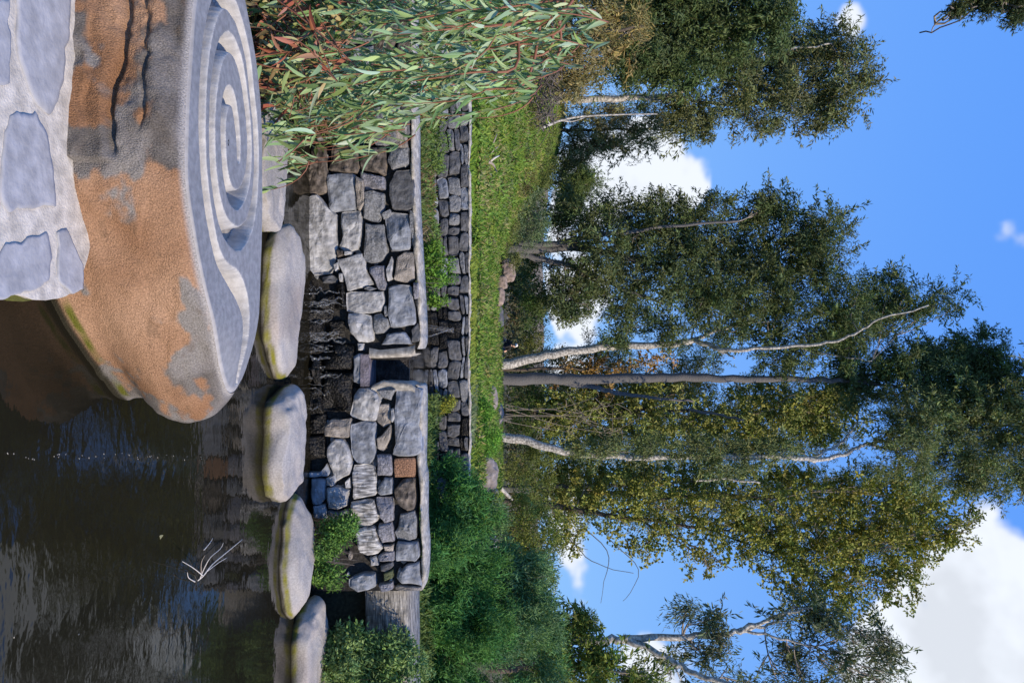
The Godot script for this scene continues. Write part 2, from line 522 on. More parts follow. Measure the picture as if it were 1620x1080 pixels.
# ---------------------------------------------------------------- the carved boulder
func build_carved() -> void:
	var y_top := 0.57
	var rim := []
	for q in [[-60, 322], [0, 309], [60, 304], [130, 299], [200, 296], [270, 295], [320, 300], [370, 308], [420, 317], [470, 328], [520, 342], [560, 355], [595, 368], [618, 379], [621, 388], [610, 396], [590, 402], [550, 407],
		[490, 411], [420, 414], [340, 416], [250, 416], [180, 414], [120, 409], [70, 402], [20, 393], [-20, 384], [-60, 366], [-76, 342]]:
		var p := on_level(q[0], q[1], y_top)
		rim.append(Vector2(p.x, -p.z))
	var n := 600
	var ring := even_ring(smooth_line(rim, 12, true), n)
	var line := []
	for q in [[605, 389, 0.2], [575, 387.5, 0.62], [545, 388, 1.0], [510, 389, 1.2], [480, 386, 1.35], [452, 375, 1.25], [430, 358, 0.8], [400, 344, 0.75], [350, 333, 0.85], [300, 326, 0.9], [250, 321.5, 0.9], [200, 319.5, 0.9], [150, 320, 0.9], [100, 323, 0.9], [60, 328, 0.9], [25, 336, 0.9],
		[2, 346, 0.85], [-3, 357, 0.85], [15, 371, 0.9], [45, 382, 0.9], [90, 392, 0.9], [150, 399, 0.9], [200, 404, 0.9], [250, 406, 0.9], [290, 405, 0.9], [330, 401, 0.9], [362, 392, 0.95], [377, 379, 1.0], [372, 366, 1.0], [353, 354, 0.95],
		[325, 346, 0.9], [280, 339.5, 0.85], [240, 336.5, 0.85], [200, 335.5, 0.85], [150, 337, 0.85], [115, 341, 0.85], [90, 346, 0.85], [74, 353, 0.85], [67, 363, 0.85], [80, 373, 0.85], [110, 382, 0.85], [160, 389.5, 0.8], [200, 393.5, 0.8], [240, 395, 0.8],
		[280, 392, 0.85], [307, 384, 0.85], [316, 374, 0.85], [304, 364, 0.8], [272, 357, 0.75], [230, 353.5, 0.75], [190, 353, 0.75], [163, 356, 0.8], [150, 362, 0.8], [160, 369, 0.8], [190, 374, 0.75], [220, 377, 0.7], [248, 377.5, 0.55]]:
		var p := on_level(q[0], q[1], y_top)
		line.append(Vector3(p.x, -p.z * 1.4, q[2] * 0.052))
	line = smooth_line(line, 4)
	var mid := on_level(225, 361, y_top)
	var centre := Vector2(mid.x, -mid.z)
	# groove depth looked up from a table so that it is computed once per 5 mm
	var step := 0.005
	var gx0 := -1.75
	var gz0 := 2.75
	var gw := 430
	var gh := 260
	var near := PackedFloat32Array()
	near.resize(gw * gh)
	near.fill(1.0)
	for k in line.size() - 1:
		var a: Vector3 = line[k]
		var b: Vector3 = line[k + 1]
		var reach := 0.12
		var i0 := maxi(0, int((minf(a.x, b.x) - reach - gx0) / step))
		var i1 := mini(gw - 1, int((maxf(a.x, b.x) + reach - gx0) / step))
		var j0 := maxi(0, int((minf(a.y, b.y) / 1.4 - reach - gz0) / step))
		var j1 := mini(gh - 1, int((maxf(a.y, b.y) / 1.4 + reach - gz0) / step))
		var ab := Vector2(b.x - a.x, b.y - a.y)
		var l2 := maxf(ab.length_squared(), 1e-9)
		for j in range(j0, j1 + 1):
			for i in range(i0, i1 + 1):
				var p := Vector2(gx0 + i * step - a.x, (gz0 + j * step) * 1.4 - a.y)
				var t := clampf(p.dot(ab) / l2, 0.0, 1.0)
				var q := (p - ab * t).length() - lerpf(a.z, b.z, t)
				var at := j * gw + i
				if q < near[at]: near[at] = q
	var rows := 190
	var v := PackedVector3Array()
	var cols := PackedColorArray()
	var inside := PackedFloat32Array()
	for r in rows:
		var t := pow((r + 1.0) / rows, 0.8)
		for i in n:
			var p: Vector2 = centre.lerp(ring[i], t)
			var fx := clampf((p.x - gx0) / step, 0.0, gw - 1.01)
			var fz := clampf((p.y - gz0) / step, 0.0, gh - 1.01)
			var ix := int(fx)
			var iz := int(fz)
			var ax := fx - ix
			var az := fz - iz
			var q := lerpf(lerpf(near[iz * gw + ix], near[iz * gw + ix + 1], ax), lerpf(near[(iz + 1) * gw + ix], near[(iz + 1) * gw + ix + 1], ax), az)
			q += nz.get_noise_2d(p.x * 300.0, p.y * 300.0) * 0.004
			var deep := ss(0.002, -0.019, q)
			var y := y_top - 0.088 * deep - 0.0015 * ss(0.012, 0.0, q) + nz.get_noise_2d(p.x * 900.0, p.y * 1200.0) * 0.007 * ss(0.003, -0.004, q) * ss(-0.034, -0.02, q) + nz.get_noise_2d(p.x * 40.0, p.y * 40.0) * 0.004
			y -= 0.012 * ss(0.975, 1.0, t) + 0.05 * ss(0.72, 1.0, t) * ss(-0.15, 0.25, p.x)
			v.append(Vector3(p.x, y, -p.y))
			var cold := Color(0.275, 0.285, 0.305)
			var g := nz.get_noise_2d(p.x * 30.0 + 5.0, p.y * 30.0) * 0.05
			var c := Color(cold.r + g, cold.g + g, cold.b + g)
			if q < 0.004 and q > -0.019: c = Color(0.54, 0.54, 0.53).lerp(Color(0.45, 0.45, 0.45), clampf(nz.get_noise_2d(p.x * 500.0, p.y * 700.0) * 2.2 + 0.35, 0.0, 0.9))
			elif q <= -0.019: c = Color(0.25, 0.25, 0.26).lerp(Color(0.46, 0.42, 0.35), clampf(nz.get_noise_2d(p.x * 50.0, p.y * 50.0 + 70.0) * 2.0, 0.0, 0.8) * ss(-0.019, -0.03, q))
			if t > 0.965: c = c.lerp(Color(0.47, 0.46, 0.455), ss(0.965, 1.0, t))
			cols.append(c)
			inside.append(q)
	var o := thing("carved_boulder", Vector3(centre.x, 0, -centre.y), "big orange and grey boulder with a spiral carved into its polished flat top", "carved boulder")
	var top := Mb.new()
	top.v = v.duplicate()
	top.c = cols.duplicate()
	top.v.append(Vector3(centre.x, y_top, -centre.y)); top.c.append(Color(0.27, 0.29, 0.335))
	var last := top.v.size() - 1
	for i in n: top.tri(last, i, (i + 1) % n)
	for r in rows - 1: top.strip(r * n, (r + 1) * n, n)
	_face_up(top)
	part("polished_top", top.done(true, false), M.polished, o)
	# the rough sides
	var body := Mb.new()
	var down := 104
	for r in down:
		var s := float(r) / (down - 1)
		var y := lerpf(y_top - 0.007, -0.35, pow(s, 1.15))
		for i in n:
			var p: Vector2 = ring[i]
			var e: Vector2 = ((ring[(i + 3) % n] as Vector2) - (ring[(i - 3 + n) % n] as Vector2)).normalized()
			var out := Vector2(e.y, -e.x)
			if out.dot(p - centre) < 0: out = -out
			var front := clampf(-out.y, 0.0, 1.0)
			var tip := ss(-0.25, 0.2, p.x)
			var low := clampf((y_top - y) / 0.37, 0.0, 1.4)
			var y_here := y - 0.05 * ss(-0.15, 0.25, p.x) * (1.0 - ss(0.0, 0.5, low))
			var off := front * (1.0 - tip) * lerpf(0.02, 0.125, pow(low, 0.8)) * lerpf(1.0, 0.72, ss(-1.0, -0.3, p.x))
			off += tip * 0.078 * sin(clampf(low, 0.0, 1.25) * 2.1) - tip * 0.03 * ss(0.8, 1.3, low)
			off += (1.0 - front) * 0.05 * sin(clampf(low, 0.0, 1.2) * 2.4)
			off *= ss(0.0, 0.10, low)
			var q := Vector3(p.x + out.x * off, y_here, p.y + out.y * off)
			var ridge := 1.0 - absf(nz.get_noise_3d(q.x * 26.0, q.y * 60.0, q.z * 26.0)) * 2.0
			var amt := ss(0.0, 0.06, y_top - y)
			var rugged := 0.55 + 1.0 * ss(-0.55, -0.9, q.x)
			var dis := (nz.get_noise_3d(q.x * 45.0, q.y * 80.0, q.z * 45.0) * 0.034 + (ridge - 0.6) * 0.017 + nz.get_noise_3d(q.x * 170.0, q.y * 200.0, q.z * 170.0) * 0.010 + nz.get_noise_3d(q.x * 420.0, q.y * 420.0, q.z * 420.0) * 0.005) * rugged
			# the long cracks: one along the left half, one slanting down the right half
			var crack_y := 0.335 + 0.012 * sin(q.x * 9.0) + nz.get_noise_2d(q.x * 120.0, 4.0) * 0.02
			if q.x < -0.66 and front > 0.3:
				var w := ss(0.020, 0.0, absf(y - crack_y))
				dis -= 0.050 * w * ss(-0.66, -0.74, q.x)
				dis += 0.022 * ss(crack_y, crack_y - 0.03, y)
				var crack3 := 0.43 + nz.get_noise_2d(q.x * 150.0, 44.0) * 0.05
				dis -= 0.026 * ss(0.014, 0.0, absf(y - crack3)) * ss(-0.74, -0.86, q.x)
				dis += 0.014 * ss(0.25, 0.235, y + nz.get_noise_2d(q.x * 130.0, 77.0) * 0.04)
			var crack2 := 0.49 + (q.x + 0.52) * 0.42 + nz.get_noise_2d(q.x * 200.0, 8.0) * 0.012
			var scab := 0.02 + nz.get_noise_3d(q.x * 30.0, q.y * 90.0, q.z * 30.0 + 50.0) * 0.85 + nz.get_noise_3d(q.x * 110.0, q.y * 160.0, q.z * 110.0) * 0.75
			dis += 0.010 * ss(0.05, -0.2, scab) * (0.6 + nz.get_noise_3d(q.x * 300.0, q.y * 300.0, q.z * 300.0))
			body.v.append(Vector3(q.x + out.x * dis * amt, y_here, -(q.z + out.y * dis * amt)))
			var pick := nz.get_noise_3d(q.x * 30.0, q.y * 90.0, q.z * 30.0 + 50.0)
			var spot := nz.get_noise_3d(q.x * 110.0, q.y * 160.0, q.z * 110.0)
			var tan_c := Color(0.56, 0.35, 0.22).lerp(Color(0.36, 0.195, 0.105), clampf(0.3 * (1.0 - ss(-0.72, -0.6, q.x)) + nz.get_noise_3d(q.x * 60.0, q.y * 60.0, q.z * 60.0) + 0.4, 0.0, 1.0))
			var grey_c := Color(0.33, 0.31, 0.29).lerp(Color(0.17, 0.155, 0.14), clampf(spot * 1.6 + 0.25 + 0.5 * ss(-0.6, -1.0, q.x), 0.0, 1.0))
			var fleck := nz.get_noise_3d(q.x * 260.0, q.y * 420.0, q.z * 260.0)
			var calm := ss(-0.72, -0.6, q.x)
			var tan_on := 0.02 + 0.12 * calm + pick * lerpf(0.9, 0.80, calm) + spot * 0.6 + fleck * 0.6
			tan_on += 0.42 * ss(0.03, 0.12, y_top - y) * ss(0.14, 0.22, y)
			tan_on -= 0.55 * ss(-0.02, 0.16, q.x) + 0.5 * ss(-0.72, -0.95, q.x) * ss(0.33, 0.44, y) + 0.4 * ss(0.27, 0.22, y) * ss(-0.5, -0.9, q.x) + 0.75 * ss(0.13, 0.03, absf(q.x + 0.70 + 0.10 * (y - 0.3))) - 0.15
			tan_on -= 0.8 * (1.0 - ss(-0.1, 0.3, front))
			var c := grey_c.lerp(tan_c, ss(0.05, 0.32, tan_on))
			c = c.lerp(Color(0.16, 0.11, 0.07), ss(0.42, 0.55, nz.get_noise_3d(q.x * 150.0 + 90.0, q.y * 420.0, q.z * 150.0)) * 0.35)
			var stain := ss(0.02, 0.4, nz.get_noise_3d(q.x * 24.0 + 60.0, q.y * 70.0, q.z * 24.0)) * (1.0 - ss(-0.8, -0.6, q.x) * 0.75)
			c = c.lerp(Color(c.r * 0.42, c.g * 0.38, c.b * 0.36), stain * 0.8)
			if y_top - y < 0.03: c = c.lerp(Color(0.52, 0.50, 0.48), 1.0 - ss(0.01, 0.03, y_top - y))
			if y < 0.05 and q.x > -0.3: c = c.lerp(Color(0.05, 0.045, 0.03), ss(0.045, 0.02, y))
			if y < 0.075 and y > 0.03 and q.x > -0.3: c = c.lerp(Color(0.17, 0.18, 0.03), ss(0.03, 0.045, y) * ss(0.075, 0.06, y) * clampf(0.5 + spot * 2.0, 0.0, 1.0))
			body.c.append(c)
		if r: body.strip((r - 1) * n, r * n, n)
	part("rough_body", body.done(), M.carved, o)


func _face_up(m: Mb) -> void:
	var s := 0.0
	for i in range(0, mini(m.ix.size(), 3000), 3):
		var nn := (m.v[m.ix[i + 1]] - m.v[m.ix[i]]).cross(m.v[m.ix[i + 2]] - m.v[m.ix[i]])
		s += nn.y
	if s > 0: m.turn_over()


# ---------------------------------------------------------------- boulders
func boulder_mesh(mid: Vector3, r: Vector3, e: float, rough: float, sd: float, wet_line := -99.0, cut := 0.0, flat_top := 0.0) -> ArrayMesh:
	var m := Mb.new()
	var na := 84
	var nb := 44
	for j in nb + 1:
		var b := PI * j / nb - PI / 2.0
		for i in na:
			var a := TAU * i / na
			var cb := pow(absf(cos(b)), e) * signf(cos(b))
			var sb := pow(absf(sin(b)), e) * signf(sin(b))
			var ca := pow(absf(cos(a)), e) * signf(cos(a))
			var sa := pow(absf(sin(a)), e) * signf(sin(a))
			var p := Vector3(r.x * ca * cb, r.y * sb, r.z * sa * cb)
			var k := 1.0 + rough * nz.get_noise_3d(p.x * 55.0 + sd * 31.0, p.y * 55.0, p.z * 55.0) * 1.4 + rough * 0.28 * nz.get_noise_3d(p.x * 240.0 + sd, p.y * 240.0, p.z * 240.0)
			p *= k
			if flat_top > 0.0:
				var lid := r.y * flat_top * (1.0 + 0.22 * nz.get_noise_2d(p.x * 60.0 + sd * 5.0, p.z * 60.0) + 0.08 * nz.get_noise_2d(p.x * 300.0, p.z * 300.0))
				if p.y > lid: p.y = lid + (p.y - lid) * 0.16
			if cut != 0.0: p.y += cut * p.x
			var q := mid + p
			m.v.append(q)
			var g := nz.get_noise_3d(q.x * 60.0, q.y * 60.0 + sd, q.z * 60.0) * 0.07
			var warm := clampf(nz.get_noise_3d(q.x * 45.0 + sd, q.y * 45.0, q.z * 45.0) + 0.2, 0.0, 0.6)
			var c := Color(0.48 + g, 0.465 + g, 0.445 + g).lerp(Color(0.44, 0.37, 0.325), warm * 0.8).lerp(Color(0.20, 0.19, 0.18), ss(0.05, 0.5, nz.get_noise_3d(q.x * 30.0 + sd * 9.0, q.y * 200.0, q.z * 30.0)) * 0.28)
			if wet_line > -50.0:
				var h := q.y - wet_line + nz.get_noise_2d(q.x * 150.0, q.z * 150.0) * 0.012
				c = c.lerp(Color(0.20, 0.185, 0.155), ss(0.075, 0.04, h) * 0.75)
				c = c.lerp(Color(0.24, 0.235, 0.035), ss(0.062, 0.05, h) * ss(0.018, 0.03, h) * clampf(0.75 + nz.get_noise_2d(q.x * 260.0, q.z * 90.0), 0.0, 1.0))
				c = c.lerp(Color(0.05, 0.045, 0.03), ss(0.022, 0.010, h))
			m.c.append(c)
		if j: m.strip((j - 1) * na, j * na, na)
	return m.done()


func build_stepping() -> void:
	var names := ["flat pale stepping boulder half hidden by hanging leaves, leftmost of the row", "long low pale stepping boulder just behind the carved boulder", "squat pale stepping boulder with upright left end, beside the long low one",
		"pointed oval pale stepping boulder in front of the small green plant", "grey stepping boulder with a deep shaded hollow at right edge of pool"]
	var at := [[272, 5.45, 0.40, 0.20, 0.30, 0.55], [480, 6.02, 0.565, 0.150, 0.36, 0.80], [702, 6.0, 0.41, 0.195, 0.33, 0.72], [876, 6.42, 0.475, 0.155, 0.33, 1.0], [1032, 6.75, 0.44, 0.185, 0.36, 0.7]]
	for k in 5:
		var q = at[k]
		var d: float = q[1]
		var mid := Vector3((q[0] - 540.0) / F * d, 0.0, -d)
		var o := part("stepping_boulder", boulder_mesh(mid, Vector3(q[2], q[3] * 1.22, q[4]), q[5], 0.17, k * 3.0 + 1.0, 0.0, [-0.05, -0.07, -0.03, 0.04, 0.0][k], 0.66), M.stepping)
		tag(o, names[k], "boulder", "pale boulders in a row across the pool")


# ---------------------------------------------------------------- stone walls
func stone_mesh(poly: Array, z0: float, depth: float, bulge: float, n := 36, flat := true) -> ArrayMesh:
	var rounded := []
	for i in poly.size():
		var a: Vector2 = poly[i]
		var b: Vector2 = poly[(i + 1) % poly.size()]
		rounded.append(a.lerp(b, 0.035)); rounded.append(a.lerp(b, 0.5) + (b - a).orthogonal() * rf(-0.03, 0.03)); rounded.append(a.lerp(b, 0.965))
	var ring := even_ring(rounded, n)
	var mid := Vector2.ZERO
	for p in ring: mid += p / n
	var sd := rf(0, 200)
	var tx := rf(-0.10, 0.10)
	var ty := rf(-0.10, 0.16)
	var m := Mb.new()
	var planes := []
	var size := 0.0
	for p in ring: size = maxf(size, mid.distance_to(p))
	for k in 4:
		var a := TAU * (k + rf(-0.3, 0.3)) / 4.0
		planes.append([Vector2(cos(a), sin(a)) * rf(0.05, 0.55) * bulge / 0.035, rf(0.0, 0.35) * bulge])
	for q in [[1.06, -depth], [1.06, -0.02], [1.045, 0.002], [0.985, 0.012], [0.82, 0.0], [0.58, 0.0], [0.28, 0.0]]:
		for p in ring:
			var o: Vector2 = mid + (p - mid) * q[0]
			var j := Vector2(nz.get_noise_2d(o.x * 130.0 + sd, o.y * 130.0), nz.get_noise_2d(o.y * 130.0, o.x * 130.0 + sd)) * 0.012
			var z: float = q[1]
			if q[0] < 1.0:
				var face := bulge
				for pl in planes: face = minf(face, bulge + pl[1] * 0.6 - (pl[0] as Vector2).dot(o - mid) * 0.55 * minf(1.0, 0.13 / maxf(size, 0.05)))
				z = maxf(face, -0.01) * (1.0 if q[0] < 0.9 else 0.72)
				var ridge := absf(nz.get_noise_3d(o.x * 60.0, o.y * 60.0, sd)) * 2.0
				z += (nz.get_noise_2d(o.x * 150.0 + sd, o.y * 150.0) * 0.6 + (0.5 - ridge) * 0.9) * bulge * 0.75 + (tx * (o.x - mid.x) + ty * (o.y - mid.y))
			m.v.append(Vector3(o.x + j.x, o.y + j.y, z0 + z))
	m.v.append(Vector3(mid.x, mid.y, z0 + bulge))
	for k in 6: m.strip(k * n, k * n + n, n)
	for i in n: m.tri(6 * n + i, 6 * n + (i + 1) % n, 7 * n)
	return m.done(not flat)


func wall_point(u: float, x: float, d: float) -> Vector2:
	var p := W(u, x, d)
	return Vector2(p.x, p.y)


func stone(parent: Node, from_x: float, from_u: float, q: Array, look: String, d := 7.0, back := 0.0, bulge := 0.035) -> void:
	var poly := []
	for i in range(0, q.size(), 2): poly.append(wall_point(from_u + q[i + 1] / 6.0, from_x + q[i] / 6.0, d))
	if look == "wet":
		for i in poly.size(): poly[i] += Vector2(rf(-0.03, 0.03), rf(-0.025, 0.025))
	part("stone", stone_mesh(poly, -d - back + (rf(-0.05, 0.03) if look == "wet" else 0.0), 0.14, bulge, 36, look != "wet"), M["stone_" + look], parent)


func core(parent: Node, called: String, x0: float, x1: float, y0: float, y1: float, d0: float, d1: float, look := "wall_core") -> void:
	# a rubble core with uneven faces
	var m := Mb.new()
	var nx := maxi(2, int((x1 - x0) / 0.08))
	var prof := [[d0, y0], [d0, lerpf(y0, y1, 0.5)], [d0, y1 - 0.02], [d0 + 0.02, y1], [d1 - 0.02, y1], [d1, y1 - 0.02], [d1, y0]]
	for i in nx + 1:
		var x := lerpf(x0, x1, float(i) / nx)
		for q in prof:
			m.v.append(Vector3(x, q[1] + nz.get_noise_2d(x * 80.0, q[0] * 40.0) * 0.02, -q[0] + nz.get_noise_2d(x * 80.0, q[1] * 80.0) * 0.02))
		if i: m.strip((i - 1) * 7, i * 7, 7, true)
	for k in 5:
		m.tri(0, k + 1, k + 2)
		m.tri(nx * 7, nx * 7 + k + 2, nx * 7 + k + 1)
	part(called, m.done(), M[look], parent)


func coping(parent: Node, pts: Array, d0: float, d1: float, thick := 0.05) -> void:
	# pale mortar run along the top of a wall; pts are (x, y) of its top
	var m := Mb.new()
	var line := smooth_line(pts, 16)
	for i in line.size():
		var p: Vector2 = line[i]
		var w := nz.get_noise_2d(p.x * 90.0, d0 * 50.0)
		var t := thick * (1.0 + 0.6 * nz.get_noise_2d(p.x * 60.0, 5.0))
		m.v.append(Vector3(p.x, p.y - t, -d0 + 0.004 + w * 0.04))
		m.v.append(Vector3(p.x, p.y - 0.016 + w * 0.03, -d0 + 0.012 + w * 0.05))
		m.v.append(Vector3(p.x, p.y + w * 0.03, -d0 - 0.012 + w * 0.03))
		m.v.append(Vector3(p.x, p.y + nz.get_noise_2d(p.x * 160.0, 33.0) * 0.03, -(d0 + d1) / 2.0))
		m.v.append(Vector3(p.x, p.y, -d1))
		m.v.append(Vector3(p.x, p.y - t, -d1 - 0.01))
		if i: m.strip((i - 1) * 6, i * 6, 6, true)
	for k in 4:
		m.tri(0, k + 1, k + 2)
		m.tri((line.size() - 1) * 6, (line.size() - 1) * 6 + k + 2, (line.size() - 1) * 6 + k + 1)
	part("mortar_cap", m.done(), M.mortar, parent)


func courses(parent: Node, x0: float, x1: float, y0: float, y1: float, rows: int, wide: float, looks: Array, d: float, bulge: float, skip: Callable) -> void:
	var hs := []
	var total := 0.0
	for r in rows:
		hs.append(rf(0.75, 1.25))
		total += hs[r]
	var y := y0
	var edges := []
	for r in rows + 1:
		edges.append(y)
		if r < rows: y += hs[r] / total * (y1 - y0)
	for r in rows:
		var x := x0 - rf(0, wide)
		while x < x1:
			var w := wide * rf(0.55, 1.5)
			var yb: float = edges[r]
			var yt: float = edges[r + 1]
			var wob := func(px: float, k: int) -> float: return nz.get_noise_2d(px * 40.0, k * 17.0 + d) * (y1 - y0) / rows * 0.42 if k > 0 and k < rows else 0.0
			var g := 0.012
			var lean := rf(-0.025, 0.025)
			var split := rng.randf() < 0.22 and w > wide * 0.8
			var cells := [[x, x + w, 0.0, 1.0]]
			if split: cells = [[x, x + w, 0.0, rf(0.4, 0.6)], [x, x + w, 0.5, 1.0]]
			if split: cells[1][2] = cells[0][3]
			for q in cells:
				var a: float = q[0] + g
				var b: float = q[1] - g
				var l0: float = lerpf(yb + wob.call(a, r), yt + wob.call(a, r + 1), q[2]) + g * 0.8
				var l1: float = lerpf(yb + wob.call(a, r), yt + wob.call(a, r + 1), q[3]) - g * 0.8
				var r0: float = lerpf(yb + wob.call(b, r), yt + wob.call(b, r + 1), q[2]) + g * 0.8
				var r1: float = lerpf(yb + wob.call(b, r), yt + wob.call(b, r + 1), q[3]) - g * 0.8
				var mx := (a + b) / 2.0
				var poly := [Vector2(a + rf(0, 0.03), l0), Vector2(mx + rf(-.05, .05), (l0 + r0) / 2 - rf(0, 0.008)), Vector2(b - rf(0, 0.03), r0), Vector2(b + lean, (r0 + r1) / 2), Vector2(b - rf(0, 0.03), r1), Vector2(mx, (l1 + r1) / 2 + rf(-0.01, 0.008)), Vector2(a + rf(0, 0.03), l1), Vector2(a + lean, (l0 + l1) / 2)]
				var look: String = skip.call(mx, (l0 + r1) / 2)
				if look != "no":
					if look == "": look = looks[rng.randi() % looks.size()]
					part("stone", stone_mesh(poly, -d - rf(0, 0.02), 0.12, bulge, 18), M["stone_" + look], parent)
			x += w


func build_near_wall() -> void:
	var o := thing("near_stone_wall", Vector3(0, 0, -7.0), "lower retaining wall of rough grey stones with a pale mortar top and a spout notch", "stone wall", "stone walls round the ponds")
	# crop A
	stone(o, 460, 180, [200, 320, 320, 310, 335, 500, 350, 560, 340, 740, 160, 755, 145, 640, 190, 420], "brown")
	stone(o, 460, 180, [400, 310, 640, 290, 650, 430, 640, 545, 480, 555, 360, 530, 390, 440], "brown")
	stone(o, 460, 180, [345, 585, 600, 575, 612, 700, 610, 900, 510, 910, 380, 925, 362, 800], "blue")
	stone(o, 460, 180, [622, 605, 690, 640, 695, 870, 650, 915, 622, 880], "tan")
	stone(o, 460, 180, [660, 555, 880, 600, 895, 640, 890, 720, 800, 700, 700, 730, 660, 610], "purple")
	stone(o, 460, 180, [700, 750, 780, 728, 885, 762, 885, 900, 860, 960, 830, 1020, 740, 1005, 688, 980, 698, 860], "grey")
	stone(o, 460, 180, [1000, 550, 1150, 535, 1168, 700, 1170, 880, 1110, 905, 960, 900, 935, 760, 945, 660], "dark", 7.0, 0.0, 0.02)
	stone(o, 460, 180, [940, 330, 1110, 320, 1112, 480, 960, 515, 930, 440], "grey")
	stone(o, 460, 180, [660, 330, 900, 310, 905, 420, 890, 580, 720, 540, 665, 520], "brown")
	stone(o, 460, 180, [985, 130, 1100, 120, 1105, 310, 985, 320], "tan")
	stone(o, 460, 180, [110, 830, 180, 785, 250, 775, 320, 850, 360, 900, 418, 960, 425, 1100, 430, 1240, 418, 1370, 385, 1500, 310, 1505, 215, 1512, 150, 1380, 110, 1160, 85, 1020], "light", 7.0, 0.0, 0.03)
	stone(o, 460, 180, [50, 880, 100, 850, 105, 930, 70, 970], "light")
	stone(o, 460, 180, [92, 670, 140, 665, 130, 770, 90, 790], "light")
	stone(o, 460, 180, [480, 935, 655, 922, 665, 1060, 660, 1150, 640, 1285, 600, 1295, 510, 1310, 455, 1260, 495, 1160, 475, 1040], "light", 7.0, 0.02)
	stone(o, 460, 180, [900, 992, 960, 945, 1110, 950, 1132, 1080, 1128, 1285, 965, 1292, 922, 1160], "blue")
	stone(o, 460, 180, [860, 955, 940, 910, 955, 940, 930, 985, 885, 1000], "grey")
	stone(o, 460, 180, [1128, 915, 1172, 915, 1172, 1240, 1142, 1240], "grey", 7.0, 0.02)
	# crop B
	stone(o, 460, 340, [705, 85, 790, 92, 890, 97, 905, 280, 925, 335, 860, 425, 770, 452, 702, 425, 697, 330, 708, 200], "grey")
	stone(o, 460, 340, [440, 422, 560, 397, 668, 357, 698, 430, 722, 540, 776, 648, 640, 688, 545, 718, 490, 540], "light", 7.0, 0.0, 0.02)
	stone(o, 460, 340, [750, 505, 800, 480, 883, 478, 890, 600, 908, 650, 888, 712, 832, 708, 795, 610, 748, 555], "purple", 7.0, 0.01)
	stone(o, 460, 340, [908, 530, 950, 400, 968, 430, 962, 600, 920, 625], "light")
	stone(o, 460, 340, [1012, 400, 1080, 350, 1163, 355, 1168, 600, 1100, 638, 980, 608, 1005, 480], "tan", 7.0, 0.0, 0.025)
	stone(o, 460, 340, [690, 702, 740, 670, 815, 692, 742, 722], "grey", 7.0, 0.02)
	stone(o, 460, 340, [528, 750, 640, 732, 868, 728, 882, 800, 858, 908, 700, 928, 537, 918, 527, 830], "light", 7.0, 0.0, 0.02)
	stone(o, 460, 340, [925, 702, 1040, 668, 1132, 672, 1150, 800, 1172, 860, 1178, 1025, 1050, 1055, 948, 1060, 930, 880], "blue")
	stone(o, 460, 340, [888, 862, 908, 852, 938, 955, 895, 965], "grey")
	stone(o, 460, 340, [1165, 640, 1212, 640, 1210, 790, 1168, 800], "purple")
	stone(o, 460, 340, [1160, 200, 1205, 200, 1205, 360, 1170, 350], "blue", 7.0, 0.01)
	stone(o, 460, 340, [432, 332, 500, 352, 495, 388, 442, 408], "brown")
	stone(o, 460, 340, [512, 352, 575, 347, 570, 375, 512, 390], "light")
	stone(o, 460, 340, [415, 470, 450, 442, 458, 510, 430, 540], "light")
	stone(o, 460, 340, [460, 560, 492, 560, 492, 630, 475, 638], "light")
	stone(o, 460, 340, [285, 592, 400, 562, 455, 600, 440, 640, 300, 642], "dark", 7.0, 0.02)
	# crop C
	stone(o, 460, 500, [545, -15, 690, -26, 760, 0, 776, 130, 778, 230, 720, 245, 640, 240, 572, 160, 548, 60], "light", 7.0, 0.0, 0.035)
	stone(o, 460, 500, [792, 0, 850, -22, 925, 30, 936, 100, 888, 158, 802, 165, 783, 120], "grey")
	stone(o, 460, 500, [870, 252, 920, 182, 1080, 154, 1118, 210, 1130, 265, 862, 264], "blue")
	stone(o, 460, 500, [1140, 120, 1200, 60, 1225, 120, 1215, 240, 1150, 250], "dark", 7.0, 0.03)
	stone(o, 460, 500, [600, 392, 640, 362, 690, 367, 693, 640, 650, 640, 595, 620], "blue")
	stone(o, 460, 500, [602, 762, 650, 692, 730, 690, 828, 732, 846, 800, 798, 990, 700, 985, 592, 958, 567, 930], "light", 7.0, 0.0, 0.035)
	stone(o, 460, 500, [842, 845, 928, 835, 942, 880, 942, 1030, 880, 1056, 815, 1005, 805, 960], "tan", 7.0, 0.02)
	stone(o, 460, 500, [812, 712, 860, 700, 998, 694, 950, 798, 870, 768], "grey")
	stone(o, 460, 500, [1012, 702, 1240, 692, 1240, 900, 1236, 1100, 1232, 1285, 1180, 1308, 1040, 1318, 962, 1290, 1000, 1200, 988, 1080, 992, 900], "blue", 7.0, 0.0, 0.03)
	stone(o, 460, 500, [948, 882, 973, 872, 988, 960, 970, 1008, 950, 998], "light")
	stone(o, 460, 500, [635, 262, 700, 257, 690, 318, 642, 328], "light")
	# crop D
	stone(o, 470, 640, [512, 192, 640, 165, 738, 172, 744, 330, 742, 480, 690, 552, 562, 538, 532, 480, 512, 300], "blue", 7.0, 0.0, 0.02)
	stone(o, 470, 640, [232, 217, 330, 145, 505, 135, 498, 200, 488, 315, 262, 298], "tan", 7.0, 0.01, 0.035)
	stone(o, 470, 640, [292, 420, 350, 333, 430, 333, 498, 440, 522, 560, 488, 655, 372, 715, 332, 620, 288, 490], "light", 7.0, 0.0, 0.03)
	stone(o, 470, 640, [757, 322, 800, 298, 888, 182, 884, 330, 830, 428, 762, 408], "tan")
	stone(o, 470, 640, [762, 482, 800, 468, 888, 478, 902, 620, 888, 662, 762, 666], "purple")
